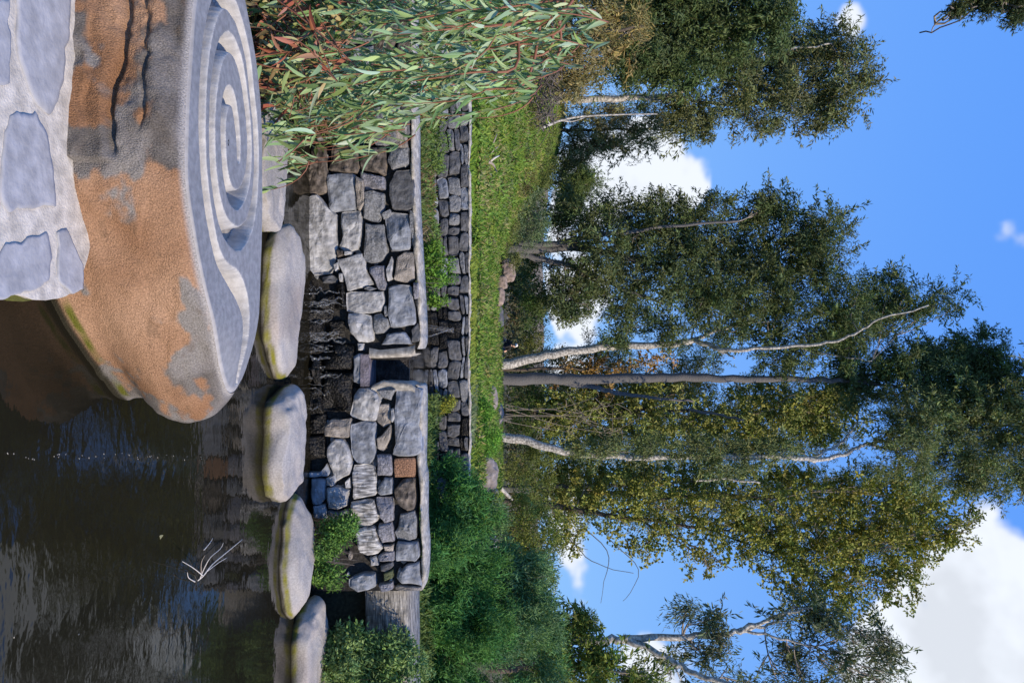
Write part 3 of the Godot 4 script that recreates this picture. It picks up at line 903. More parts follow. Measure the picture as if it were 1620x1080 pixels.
	stone(o, 470, 640, [922, 512, 1010, 503, 1113, 512, 1118, 678, 932, 686, 927, 600], "rust", 7.0, 0.0, 0.02)
	stone(o, 470, 640, [545, 572, 640, 566, 728, 582, 743, 660, 743, 850, 640, 878, 532, 888, 532, 650], "streak", 7.0, 0.0, 0.03)
	stone(o, 470, 640, [772, 782, 830, 692, 903, 694, 903, 848, 800, 862, 762, 838], "blue")
	stone(o, 470, 640, [932, 802, 1000, 714, 1110, 694, 1122, 900, 1108, 985, 1040, 996, 962, 948, 932, 880], "brown")
	stone(o, 470, 640, [515, 932, 640, 902, 728, 908, 776, 1055, 768, 1090, 690, 1146, 562, 1146, 512, 1090], "streak", 7.0, 0.0, 0.04)
	stone(o, 470, 640, [756, 885, 906, 873, 912, 1000, 912, 1100, 832, 1118, 792, 1055, 764, 950], "purple")
	stone(o, 470, 640, [132, 703, 268, 712, 268, 900, 230, 942, 152, 937, 132, 820], "blue")
	stone(o, 470, 640, [112, 642, 220, 632, 278, 565, 306, 640, 288, 678, 122, 688], "blue")
	stone(o, 470, 640, [282, 690, 350, 655, 368, 720, 340, 776, 282, 768], "light")
	stone(o, 470, 640, [282, 802, 350, 784, 498, 802, 470, 888, 458, 966, 400, 986, 302, 976, 282, 900], "light", 7.0, 0.0, 0.04)
	stone(o, 470, 640, [455, 722, 498, 694, 507, 778, 460, 783], "light")
	stone(o, 470, 640, [157, 962, 268, 953, 278, 1076, 162, 1068], "blue")
	stone(o, 470, 640, [292, 1012, 488, 1003, 488, 1080, 470, 1106, 360, 1096, 302, 1086], "grey")
	# crop E
	stone(o, 470, 800, [978, 82, 1108, 58, 1128, 200, 1128, 298, 1060, 331, 962, 306, 934, 240, 968, 180], "grey")
	stone(o, 470, 800, [952, 344, 1148, 347, 1162, 480, 1120, 526, 942, 518, 942, 430], "blue", 7.0, 0.0, 0.025)
	stone(o, 470, 800, [985, 620, 1040, 562, 1158, 534, 1178, 700, 1184, 756, 1000, 738, 948, 680, 964, 600], "blue")
	stone(o, 470, 800, [932, 770, 960, 744, 1188, 772, 1188, 800, 942, 792], "tan")
	stone(o, 470, 800, [532, 232, 640, 213, 738, 204, 778, 330, 816, 390, 758, 448, 660, 467, 592, 430, 578, 340], "streak", 7.0, 0.0, 0.04)
	stone(o, 470, 800, [782, 172, 898, 158, 918, 220, 918, 338, 812, 343, 777, 260], "purple")
	stone(o, 470, 800, [777, 472, 840, 433, 917, 433, 917, 517, 782, 522], "purple")
	stone(o, 470, 800, [797, 562, 900, 532, 912, 570, 850, 618, 800, 608], "dark")
	stone(o, 470, 800, [502, 702, 620, 643, 738, 643, 748, 760, 680, 792, 572, 812, 502, 768], "blue", 7.0, 0.0, 0.035)
	stone(o, 470, 800, [772, 752, 908, 718, 912, 788, 802, 808], "purple")
	stone(o, 470, 800, [692, 502, 748, 478, 778, 560, 702, 568], "light")
	stone(o, 470, 800, [824, 372, 918, 362, 912, 428, 832, 418], "tan")
	stone(o, 470, 800, [817, 642, 908, 604, 912, 678, 832, 708], "moss")
	# the wet dark stones where the water runs down, set a little back
	for q in [[100, 565, 208, 565, 213, 760, 170, 826, 112, 826], [272, 760, 405, 745, 418, 900, 380, 926, 272, 876], [432, 652, 515, 682, 515, 900, 432, 900], [102, 852, 375, 905, 386, 1056, 102, 1056]]:
		stone(o, 460, 340, q, "wet", 7.0, 0.02, 0.06)
	for q in [[62, 22, 298, 22, 298, 216, 64, 236], [312, 22, 526, 14, 536, 226, 322, 256], [92, 252, 298, 244, 298, 366, 64, 376], [322, 282, 586, 264, 578, 498, 332, 498], [42, 402, 198, 394, 198, 636, 62, 646], [212, 404, 308, 404, 308, 646, 212, 646],
		[322, 544, 586, 524, 578, 700, 556, 916, 332, 926], [132, 674, 306, 674, 306, 956, 152, 956], [132, 984, 288, 984, 258, 1076, 132, 1076]]:
		stone(o, 460, 500, q, "wet", 7.0, 0.02, 0.07)
	for q in [[102, 64, 258, 64, 258, 276, 112, 296], [112, 314, 268, 304, 278, 496, 112, 556]]: stone(o, 470, 640, q, "wet", 7.0, 0.02, 0.06)
	# little wedge stones in the gaps
	for k in 110:
		var u := rf(200, 930)
		var x := rf(495, 650)
		if u > 440.0 and u < 655.0 and x < 566.0: continue
		if u > 545.0 and u < 618.0: continue
		var c := wall_point(u, x, 7.0)
		var poly := []
		var s := rf(0.014, 0.034)
		for i in 6: poly.append(c + Vector2(cos(TAU * i / 6.0) * s * rf(0.9, 1.9), sin(TAU * i / 6.0) * s * rf(0.6, 1.1)))
		part("wedge_stone", stone_mesh(poly, -7.035, 0.05, 0.012, 12), M["stone_" + ["grey", "light", "dark", "blue", "tan"][k % 5]], o)
	# more of the wall behind the hanging leaves, and its rubble core
	courses(o, -4.4, -2.06, -0.05, 0.90, 5, 0.30, ["grey", "brown", "dark", "blue", "tan"], 7.0, 0.035, func(_x, _y): return "")
	core(o, "wall_core", -4.6, 0.165, -0.4, 0.89, 7.06, 7.40)
	core(o, "wall_core", 0.42, 2.24, -0.4, 0.94, 7.06, 7.40)
	core(o, "wall_core", 0.16, 0.43, -0.4, 0.44, 7.10, 7.40)
	var cap := func(a: Array) -> Array:
		var pts := []
		for q in a: pts.append(wall_point(q[0], q[1], 7.0))
		return pts
	coping(o, cap.call([[-260, 651], [0, 653], [150, 655], [200, 656], [260, 656], [330, 658], [400, 662], [470, 666], [510, 668], [540, 668], [552, 664]]), 7.0, 7.44, 0.034)
	coping(o, cap.call([[609, 664], [620, 668], [680, 668], [740, 667], [765, 670], [830, 670], [880, 673], [925, 671], [934, 668]]), 7.0, 7.44, 0.034)
	# the notch: mortar cheeks, slate sill, a board across the back
	for q in [[[0.060, 0.94], [0.075, 0.90], [0.10, 0.62], [0.085, 0.53]], [[0.46, 0.94], [0.43, 0.90], [0.40, 0.66], [0.45, 0.55]]]:
		var m := Mb.new()
		var right: bool = q[0][0] > 0.2
		for k in 4:
			for d in [7.005, 6.972, 6.976, 7.02, 7.40]:
				var w := 0.055 + 0.02 * nz.get_noise_2d(k * 300.0, d * 900.0)
				var x: float = q[k][0] + (0.0 if d == 7.005 else (w if d != 6.972 else 0.02) * (1.0 if not right else -1.0)) + nz.get_noise_2d(k * 200.0, d * 2000.0) * 0.012
				if d == 7.005: x += -0.03 if not right else 0.03
				m.v.append(Vector3(x, q[k][1] + nz.get_noise_2d(d * 3000.0, k * 90.0) * 0.012, -d))
			if k: m.strip((k - 1) * 5, k * 5, 5, false)
		var mesh := m.done(true, true)
		part("mortar_cheek", mesh, M.mortar, o)
	var sill := Mb.new()
	sill.box(Vector3(0.115, 0.455, -7.42), Vector3(0.40, 0.53, -6.955))
	part("slate_sill", sill.done(false), M.slate, o)
	var board := Mb.new()
	board.box(Vector3(0.13, 0.53, -7.36), Vector3(0.42, 0.84, -7.32))
	part("sluice_board", board.done(false), M.board, o)
	# thin water over the wet stones
	var fall := thing("water_trickle", W(560, 480, 6.98), "thin sheets of water trickling over the dark wet stones below the notch", "waterfall")
	for k in 34:
		var u := rf(452, 650)
		var x1 := rf(505, 552)
		var x0 := rf(470, 500)
		var m := Mb.new()
		var w := rf(0.002, 0.009)
		for i in 10:
			var p := W(u, lerpf(x1, x0, i / 9.0), 6.985)
			p.x += nz.get_noise_2d(k * 50.0, i * 40.0) * 0.04
			p.z += nz.get_noise_2d(k * 50.0 + 20.0, i * 60.0) * 0.03 + 0.03
			m.v.append(p + Vector3(-w, 0, 0)); m.v.append(p + Vector3(0, 0, w * 0.5)); m.v.append(p + Vector3(w, 0, 0))
			if i: m.strip(i * 3 - 3, i * 3, 3, false)
		part("water_strand", m.done(true, false), M.fall, fall)
	# the pale concrete wall that carries on to the right
	var c := thing("concrete_ledge", W(1010, 600, 7.6), "low weathered concrete wall joining the right end of the lower stone wall", "concrete wall")
	var lm := Mb.new()
	var nn := 40
	for i in nn + 1:
		var t := float(i) / nn
		var x := lerpf(2.26, 5.4, t)
		for q in [[7.40, -0.4], [7.38, 0.42], [7.12, 0.47], [7.12, 0.83], [7.16, 0.86], [7.70, 0.89], [7.73, 0.84], [7.73, -0.4]]:
			lm.v.append(Vector3(x, q[1] + nz.get_noise_2d(x * 80.0, q[0] * 90.0) * 0.012 + 0.02 * t, -q[0] + nz.get_noise_2d(x * 60.0, q[1] * 60.0) * 0.012))
		if i: lm.strip((i - 1) * 8, i * 8, 8)
	for k in 6: lm.tri(0, k + 1, k + 2)
	part("ledge", lm.done(), M.concrete, c)


func build_far_wall() -> void:
	var o := thing("far_stone_wall", Vector3(0, 0.5, -12.0), "upper retaining wall of small dark stones at the foot of the grass bank", "stone wall", "stone walls round the ponds")
	var wet := func(x: float, y: float) -> String:
		var u := x / 12.0 * F + 540.0
		var px := (y - EYE) / 12.0 * F + 810.0
		if absf(u - 522.0) < 36.0 - (px - 690.0) * 0.6 and px < 732.0: return "wet"
		if u > 640.0: return ["dark", "dark", "wet", "dark"][rng.randi() % 4]
		if u > 395.0 and u < 640.0: return ["grey", "blue", "dark", "dark"][rng.randi() % 4]
		return ""
	courses(o, -6.0, 4.2, 0.36, 1.14, 5, 0.25, ["grey", "dark", "dark", "dark", "blue"], 12.0, 0.03, wet)
	core(o, "wall_core", -6.2, 4.4, 0.2, 1.13, 12.05, 12.3)
	var pts := []
	for i in 30: pts.append(Vector2(-6.2 + i * 10.6 / 29.0, 1.165 + nz.get_noise_2d(i * 90.0, 3.0) * 0.02))
	coping(o, pts, 12.0, 12.34, 0.03)
	var fall := thing("far_trickle", W(525, 690, 11.9), "narrow fan of water spilling down the upper stone wall", "waterfall")
	for k in 9:
		var m := Mb.new()
		var w := rf(0.002, 0.006)
		var u := rf(512, 538)
		for i in 7:
			var p := W(lerpf(518.0 + k, u, i / 6.0), lerpf(718, 676, i / 6.0), 11.9)
			p.z += nz.get_noise_2d(k * 50.0, i * 60.0) * 0.03 + 0.01 * i
			m.v.append(p + Vector3(-w, 0, 0)); m.v.append(p + Vector3(0, 0, w * 0.5)); m.v.append(p + Vector3(w, 0, 0))
			if i: m.strip(i * 3 - 3, i * 3, 3, false)
		part("water_strand", m.done(true, false), M.fall, fall)


# ---------------------------------------------------------------- leaves and plants
func clump(n: int, radius: Vector3, length: float, width: float, droop: float, lift := 0.0) -> ArrayMesh:
	# a spray of small pointed leaves; each is its own folded blade
	var m := Mb.new()
	for k in n:
		var p := rv()
		while p.length() > 1.0: p = rv()
		p *= radius
		var dir := (rv().normalized() * (1.0 - absf(droop)) + Vector3(0, -droop, 0) + Vector3(p.x, lift, p.z).normalized() * 0.3).normalized()
		var side := dir.cross(rv()).normalized()
		var nn := dir.cross(side)
		var l := length * rf(0.7, 1.25)
		var w := width * rf(0.7, 1.2) * 0.5
		var tone := rf(0.5, 1.5)
		var c := Color(tone * rf(0.9, 1.12), tone, tone * rf(0.8, 1.1))
		var at := m.v.size()
		m.v.append(p); m.v.append(p + dir * l * 0.45 + side * w + nn * w * 0.35); m.v.append(p + dir * l - nn * l * 0.08); m.v.append(p + dir * l * 0.45 - side * w + nn * w * 0.35)
		for q in 4: m.c.append(c)
		m.tri(at, at + 1, at + 2); m.tri(at, at + 2, at + 3)
	return m.done(false, false)


func tufts(n: int, radius: float, height: float, width: float) -> ArrayMesh:
	var m := Mb.new()
	for k in n:
		var a := rf(0, TAU)
		var p := Vector3(cos(a), 0, sin(a)) * radius * sqrt(rng.randf())
		var lean := Vector3(rf(-1, 1), 0, rf(-1, 1)) * height * 0.9
		var side := Vector3(cos(a * 3.0), 0, sin(a * 3.0)) * width
		var h := height * rf(0.5, 1.2)
		var tone := rf(0.7, 1.3)
		var c := Color(tone * rf(0.9, 1.15), tone, tone * 0.9)
		var at := m.v.size()
		m.v.append(p - side); m.v.append(p + side); m.v.append(p + lean * 0.35 + Vector3(0, h * 0.6, 0) + side * 0.6); m.v.append(p + lean + Vector3(0, h, 0))
		for q in 4: m.c.append(c)
		m.tri(at, at + 1, at + 2); m.tri(at, at + 2, at + 3)
	return m.done(false, false)


func spray(n: int, length: float, width: float) -> ArrayMesh:
	var m := Mb.new()
	for k in n:
		var t := (k + 0.5) / n
		var p := Vector3(0.10 * sin(t * 3.0), t * 1.0, -0.22 * t * t) + rv() * 0.05
		var dir := (rv() * 0.8 + Vector3(0, 0.35, -0.35)).normalized()
		var side := dir.cross(rv()).normalized() * width * rf(0.35, 0.6)
		var l := length * rf(0.7, 1.3)
		var tone := rf(0.55, 1.45)
		var c := Color(tone * rf(0.9, 1.12), tone, tone * rf(0.8, 1.1))
		var at := m.v.size()
		m.v.append(p); m.v.append(p + dir * l * 0.45 + side); m.v.append(p + dir * l); m.v.append(p + dir * l * 0.45 - side)
		for q in 4: m.c.append(c)
		m.tri(at, at + 1, at + 2); m.tri(at, at + 2, at + 3)
	var dark := Color(0.9, 0.6, 0.6)
	var first := m.v.size()
	m.tube([Vector3.ZERO, Vector3(0.07, 0.33, -0.02), Vector3(0.09, 0.66, -0.1), Vector3(0.01, 1.0, -0.22)], [0.012, 0.009, 0.006, 0.003], 3, dark)
	return m.done(false, false)


var CL := {}


func clumps() -> void:
	CL.gum = clump(56, Vector3(0.46, 0.42, 0.46), 0.22, 0.062, 0.35)
	CL.fine = clump(56, Vector3(0.42, 0.55, 0.42), 0.20, 0.042, 0.6)
	CL.broad = clump(36, Vector3(0.42, 0.36, 0.42), 0.19, 0.13, 0.15)
	CL.small = clump(44, Vector3(0.30, 0.26, 0.30), 0.10, 0.05, 0.0, 0.2)
	CL.feather = clump(80, Vector3(0.16, 0.16, 0.16), 0.095, 0.019, -0.25, 0.5)
	CL.herb = clump(26, Vector3(0.09, 0.09, 0.09), 0.055, 0.022, -0.1, 0.5)
	CL.spray = spray(34, 0.22, 0.06)
	CL.spray_broad = spray(26, 0.19, 0.13)
	CL.far = clump(40, Vector3(1.1, 0.9, 1.1), 0.42, 0.16, 0.2)


func tint(c: Color, spread := 0.28) -> Color:
	var k := rf(1.0 - spread, 1.0 + spread)
	return Color(c.r * k * rf(0.88, 1.14), c.g * k, c.b * k * rf(0.8, 1.2))


func fill_blob(where: Array, tints: Array, mid: Vector3, r: Vector3, count: int, col: Color, size: float, gap: float, sprays = null, spray_tints = null) -> void:
	var tries := 0
	var made := 0
	while made < count and tries < count * 4:
		tries += 1
		var p := rv()
		var l := p.length()
		if l > 1.0 or l < 0.15: continue
		l *= 1.3
		p *= 1.3
		var q := mid + p * r
		if nz.get_noise_3d(q.x * 38.0 / size, q.y * 38.0 / size, q.z * 38.0 / size) < gap + (l - 0.75) * 0.42: continue
		var s := size * rf(0.6, 1.25) * (1.0 - 0.22 * l)
		if sprays != null and l > 0.7 and rng.randf() < 0.5:
			# a twig of leaves reaching out of the crown and bending down
			var away := (p.normalized() + Vector3(rf(-0.4, 0.4), rf(-0.7, 0.25), rf(-0.4, 0.4))).normalized()
			var across := away.cross(Vector3(rf(-1, 1), 0.3, rf(-1, 1))).normalized()
			sprays.append(Transform3D(Basis(across, away, across.cross(away)).scaled(Vector3.ONE * size * rf(0.6, 1.25)), q - away * 0.3))
			spray_tints.append(tint(Color(col.r * 1.35, col.g * 1.32, col.b * 1.25)))
			made += 1
			continue
		where.append(Transform3D(Basis.from_euler(Vector3(rf(-0.5, 0.5), rf(0, TAU), rf(-0.5, 0.5))).scaled(Vector3.ONE * s), q))
		tints.append(tint(Color(col.r * 1.35, col.g * 1.32, col.b * 1.25) if size > 0.0 else col))
		made += 1


func tree(called: String, label: String, group: String, d: float, trunks: Array, blobs: Array, bark: String, leaf: String, col: Color, density := 1.0, gap := -0.05, size := 1.0) -> Node3D:
	# trunks: lists of [u, x, radius, (nearer)]; the first is the trunk and the rest are limbs. blobs: [u, x, half width, half height, (nearer), (amount)]
	var k := d / F
	var foot := W(trunks[0][0][0], trunks[0][0][1], d)
	var ground := ground_height(foot.x, d)
	var o := thing(called, Vector3(foot.x, ground, foot.z), label, "tree", group)
	var nodes := []
	var first := true
	for t in trunks:
		var pts := []
		var rad := []
		var lean := rf(-0.5, 0.5)
		for i in t.size():
			var q = t[i]
			var p := W(q[0], q[1], d)
			if not first: p.z += lean * i
			if first and i == 0: p.y = ground - 0.2
			pts.append(p)
			rad.append(Vector2(q[2], 0))
		var line := smooth_line(pts, 5)
		var rr := smooth_line(rad, 5)
		var rs := []
		for i in line.size():
			line[i] += Vector3(nz.get_noise_2d(i * 60.0, foot.x * 9.0), 0, nz.get_noise_2d(i * 60.0, foot.x * 9.0 + 50.0)) * 0.12 * (1.0 if i else 0.0)
			rs.append(maxf(0.012, rr[i].x) * (1.35 if first and i == 0 else 1.0))
			if i > 1: nodes.append([line[i], rs[i]])
		var mb := Mb.new()
		mb.tube(line, rs, 14 if first else 9, Color.WHITE, 0.04)
		part("trunk" if first else "limb", mb.done(), M[bark], o)
		first = false
	var where := []
	var tints := []
	var sprays := []
	var spray_tints := []
	var tw := Mb.new()
	for b in blobs:
		var mid := W(b[0], b[1], d)
		var rx: float = b[2] * k * 1.12
		var ry: float = b[3] * k * 1.12
		var rz: float = rx * 0.9
		if b.size() > 4: mid.z += b[4]
		else: mid.z += rf(-1, 1) * rx * 0.8
		var best = nodes[0]
		var score := 1e9
		for q in nodes:
			var qp: Vector3 = q[0]
			var s := qp.distance_to(mid) + maxf(0.0, qp.y - mid.y + ry * 0.4) * 1.6
			if s < score:
				score = s
				best = q
		var a: Vector3 = best[0]
		var bend := a.lerp(mid, 0.5) + Vector3(rf(-0.3, 0.3), -0.12 * a.distance_to(mid), rf(-0.3, 0.3))
		var pts := []
		var rad := []
		var r0: float = minf(best[1] * 0.55, 0.03 + 0.012 * a.distance_to(mid))
		for i in 8:
			var t := i / 7.0
			pts.append(a.lerp(bend, t).lerp(bend.lerp(mid, t), t))
			rad.append(lerpf(r0, 0.018, t))
		tw.tube(pts, rad, 5)
		for i in 6:
			var p0: Vector3 = pts[3 + i % 5]
			var e := mid + rv().normalized() * Vector3(rx, ry, rz) * rf(0.5, 0.95)
			var m2 := p0.lerp(e, 0.5) + rv() * 0.2
			tw.tube([p0, p0.lerp(m2, 0.6), m2.lerp(e, 0.4), e], [0.022, 0.018, 0.013, 0.007], 4)
		var amount: float = density * (b[5] if b.size() > 5 else 1.0)
		fill_blob(where, tints, mid, Vector3(rx, ry, rz), int(amount * (28.0 + 50.0 * rx * ry)), col, size, gap, sprays, spray_tints)
	part("twigs", tw.done(), M.twig, o, "stuff")
	scatter("crown", CL[leaf], where, tints, M.leaf, o)
	if sprays.size(): scatter("leaf_sprays", CL["spray_broad" if leaf == "broad" else "spray"], sprays, spray_tints, M.leaf, o)
	return o


func bush(called: String, label: String, group: String, d: float, blobs: Array, leaf: String, col: Color, density: float, gap: float, size: float, category := "bush") -> Node3D:
	var k := d / F
	var b0 = blobs[0]
	var foot := W(b0[0], b0[1], d)
	var o := thing(called, Vector3(foot.x, ground_height(foot.x, d), foot.z), label, category, group)
	var where := []
	var tints := []
	var st := Mb.new()
	for b in blobs:
		var mid := W(b[0], b[1], d)
		var rx: float = b[2] * k
		var ry: float = b[3] * k
		mid.z += b[4] if b.size() > 4 else rf(-0.3, 0.3) * rx
		var g := Vector3(lerpf(mid.x, foot.x, 0.5), minf(ground_height(mid.x, -mid.z), mid.y - ry), mid.z)
		for i in 5:
			var e := mid + rv() * Vector3(rx, ry, rx) * 0.75
			st.tube([g, g.lerp(e, 0.5) + rv() * rx * 0.12, e], [0.005 + 0.004 * rx, 0.004, 0.002], 4)
		fill_blob(where, tints, mid, Vector3(rx, ry, rx * 0.9), int(density * (8.0 + rx * ry * {"feather": 330.0, "herb": 800.0, "small": 75.0}[leaf] / (size * size))), col, size, gap)
	part("stems", st.done(), M.stone_brown, o, "stuff")
	scatter("foliage", CL[leaf], where, tints, M.leaf, o)
	return o


# ---------------------------------------------------------------- the weeping gum in front
func blade(l: float, w: float, bend: float, fold: float) -> ArrayMesh:
	var m := Mb.new()
	var n := 7
	for i in n:
		var t := i / (n - 1.0)
		var hw := w * 0.5 * pow(sin(PI * pow(t, 0.72)), 0.9) + 0.0006
		var mid := Vector3(bend * l * t * t, -l * t * (1.0 - 0.12 * absf(bend) * t), bend * l * 0.4 * t * t)
		if t < 0.09: hw = 0.0012
		m.v.append(mid + Vector3(-hw, 0, fold * hw)); m.v.append(mid); m.v.append(mid + Vector3(hw, 0, fold * hw))
		m.c.append(Color.WHITE); m.c.append(Color(0.92, 0.98, 0.9)); m.c.append(Color.WHITE)
		if i: m.strip(i * 3 - 3, i * 3, 3, false)
	return m.done(true, false)


func up_edge(u: float) -> float:
	# how high the hanging foliage reaches across the view
	if u < 100.0: return 985.0
	if u < 160.0: return lerpf(985.0, 860.0, (u - 100.0) / 60.0)
	if u < 200.0: return lerpf(860.0, 690.0, (u - 160.0) / 40.0)
	return lerpf(690.0, 630.0, (u - 200.0) / 80.0)


func shown_at(p: Vector3) -> Vector2:
	return Vector2(540.0 - p.x / p.z * F, 810.0 - (p.y - EYE) / p.z * F)


func leafy(o: Node3D, stems: Array, blades: Array, palettes: Array, most: int, per: float, spread: float) -> void:
	var spots := []
	for s in stems:
		var pts: Array = s
		for i in range(1, pts.size()):
			var a: Vector3 = pts[i - 1]
			var b: Vector3 = pts[i]
			var cnt := int(a.distance_to(b) / per + rng.randf())
			for k in cnt:
				var p := a.lerp(b, rng.randf())
				var v := shown_at(p)
				if v.y > up_edge(v.x) + 10.0: continue
				if v.x > 185.0 and (v.y > 505.0 and v.y < 545.0): continue
				var yaw := rf(0, TAU)
				var tilt := rf(0.05, spread)
				var basis := Basis(Vector3(cos(yaw), 0, sin(yaw)), tilt) * Basis(UP, rf(0, TAU))
				spots.append([p, basis.scaled(Vector3.ONE * rf(0.6, 1.25)), palettes[rng.randi() % palettes.size()], rng.randi() % blades.size()])
	# the blades nearest the viewer are single parts; the rest are one piece of foliage for each blade shape
	spots.sort_custom(func(a, b): return (a[0] as Vector3).z > (b[0] as Vector3).z)
	var rest := []
	for b in blades: rest.append([[], []])
	for i in spots.size():
		var s = spots[i]
		if i % maxi(1, spots.size() / most) == 0 and i / maxi(1, spots.size() / most) < most:
			var l := MeshInstance3D.new()
			l.name = "leaf"
			l.mesh = blades[s[3]]
			l.material_override = M[s[2][1]]
			o.add_child(l, true)
			l.transform = Transform3D(s[1], s[0] - o.position)
		else:
			rest[s[3]][0].append(Transform3D(s[1], s[0]))
			rest[s[3]][1].append(tint(s[2][0], 0.25))
	for k in blades.size():
		if rest[k][0].size(): scatter("leaves", blades[k], rest[k][0], rest[k][1], M.leaf_near, o)


func near_leaf_look(key: String, c: Color) -> Array:
	leaf_mat(key, 0.45, Color(0.6, 0.65, 0.35), 0.3)
	(M[key] as StandardMaterial3D).albedo_color = c.linear_to_srgb()
	return [c, key]


func build_weeping_gum() -> void:
	var o := thing("weeping_gum_tree", Vector3(-3.6, 0.3, -5.3), "grey green gum tree whose long leaves hang over the left of the pond", "tree")
	var greens := [near_leaf_look("leaf_sage", Color(0.28, 0.41, 0.24)), near_leaf_look("leaf_silver", Color(0.40, 0.52, 0.37)), near_leaf_look("leaf_olive", Color(0.25, 0.33, 0.13)), near_leaf_look("leaf_green", Color(0.18, 0.29, 0.13)), near_leaf_look("leaf_mint", Color(0.31, 0.47, 0.26))]
	var trunk := Mb.new()
	var tl := smooth_line([Vector3(-3.6, 0.1, -5.3), Vector3(-3.55, 1.2, -5.3), Vector3(-3.7, 2.4, -5.2), Vector3(-3.6, 3.6, -5.2)], 5)
	var tr := []
	for i in tl.size(): tr.append(lerpf(0.15, 0.06, i / (tl.size() - 1.0)))
	trunk.tube(tl, tr, 12, Color.WHITE, 0.08)
	part("trunk", trunk.done(), M.bark_grey, o)
	var stems := []
	for k in 17:
		var d := rf(4.5, 6.0)
		var from: Vector3 = tl[rng.randi_range(4, 8)]
		var u := -90.0 + k * 13.0
		var top := W(u, minf(up_edge(u) - rf(10, 60), 930.0 - rf(0, 160)), d)
		var arch := from.lerp(top, 0.55) + Vector3(0, 0.18, 0)
		var line := smooth_line([from, arch, top, top + Vector3(0.12, -0.3, rf(-0.1, 0.1)), top + Vector3(0.2, -0.75, rf(-0.2, 0.2))], 5)
		var rr := []
		for i in line.size(): rr.append(lerpf(0.016, 0.003, i / (line.size() - 1.0)))
		var mb := Mb.new()
		mb.tube(line, rr, 6)
		part("limb", mb.done(), M.twig_red, o)
		stems.append(line.slice(int(line.size() * 0.45)))
	for k in 150:
		var u := rf(-60, 150) if k < 105 else rf(100, 215)
		var d := rf(4.35, 6.3)
		var hi := up_edge(u) - 15.0
		var x := rf(520, hi) if u < 150 else rf(560, hi)
		if k >= 140:
			u = rf(170, 262)
			x = rf(455, 505)
		var p := W(u, x, d)
		var l := rf(0.35, 0.95)
		var out := Vector3(rf(-0.1, 0.55), rf(-0.2, 0.25), rf(-0.35, 0.35))
		var pts := [p]
		var n := 9
		for i in n:
			out = out.lerp(Vector3(rf(-0.12, 0.16), -1.0, rf(-0.15, 0.15)), 0.3).normalized()
			p += out * l / n
			if shown_at(p).y < 418.0: break
			pts.append(p)
		if pts.size() < 3: continue
		var rr := []
		for i in pts.size(): rr.append(lerpf(0.0048, 0.0016, i / (pts.size() - 1.0)))
		var mb := Mb.new()
		mb.tube(pts, rr, 4)
		part("twig", mb.done(), M.twig_red, o)
		stems.append(pts)
	leafy(o, stems, [blade(0.135, 0.024, 0.25, 0.3), blade(0.155, 0.020, -0.3, 0.2), blade(0.11, 0.026, 0.1, 0.35), blade(0.165, 0.018, 0.45, 0.25), blade(0.085, 0.018, 0.2, 0.3)], greens, 290, 0.025, 0.85)
	# lower, red-tipped growth at the water's edge
	var r := thing("red_tipped_shrub", Vector3(-1.95, 0.25, -4.7), "bronze and red tipped leafy shrub just behind the left of the carved boulder", "bush")
	var reds := [near_leaf_look("leaf_red", Color(0.34, 0.125, 0.085)), near_leaf_look("leaf_rose", Color(0.46, 0.24, 0.18)), near_leaf_look("leaf_crimson", Color(0.40, 0.13, 0.10)), near_leaf_look("leaf_bronze", Color(0.26, 0.17, 0.07)), near_leaf_look("leaf_straw", Color(0.42, 0.37, 0.19)), near_leaf_look("leaf_dry", Color(0.33, 0.33, 0.16)), greens[2], greens[3], greens[2], greens[0], greens[3]]
	var rs := []
	for k in 58:
		var a := Vector3(rf(-2.3, -1.45), 0.2, rf(-4.9, -4.25))
		var u := rf(-40, 170)
		var e := W(u, rf(430, 590) - maxf(0.0, u - 90.0) * 0.9, -a.z)
		var mid := a.lerp(e, 0.5) + Vector3(rf(-0.1, 0.1), 0.08, rf(-0.1, 0.1))
		var pts := smooth_line([a, mid, e, e + Vector3(rf(-0.05, 0.12), rf(-0.16, -0.02), rf(-0.1, 0.1))], 3)
		var rr := []
		for i in pts.size(): rr.append(lerpf(0.006, 0.002, i / (pts.size() - 1.0)))
		var mb := Mb.new()
		mb.tube(pts, rr, 4)
		part("stem", mb.done(), M.twig_red, r)
		rs.append(pts.slice(2))
	leafy(r, rs, [blade(0.11, 0.026, 0.25, 0.3), blade(0.125, 0.022, -0.25, 0.3)], reds, 230, 0.032, 1.5)
	# dead stems and litter under it
	var lt := Mb.new()
	for k in 260:
		var x := rf(-3.2, -1.5)
		var d := rf(3.9, 6.8)
		var p := Vector3(x, ground_height(x, d) + rf(0.0, 0.03), -d)
		var dir := Vector3(rf(-1, 1), rf(0, 0.5), rf(-1, 1)).normalized() * rf(0.05, 0.3)
		lt.tube([p, p + dir * 0.5 + rv() * 0.01, p + dir], [0.004, 0.003, 0.002], 3)
	tag(part("leaf_litter", lt.done(), M.twig), "fallen twigs and bark strips under the hanging gum leaves", "litter", "", "stuff")


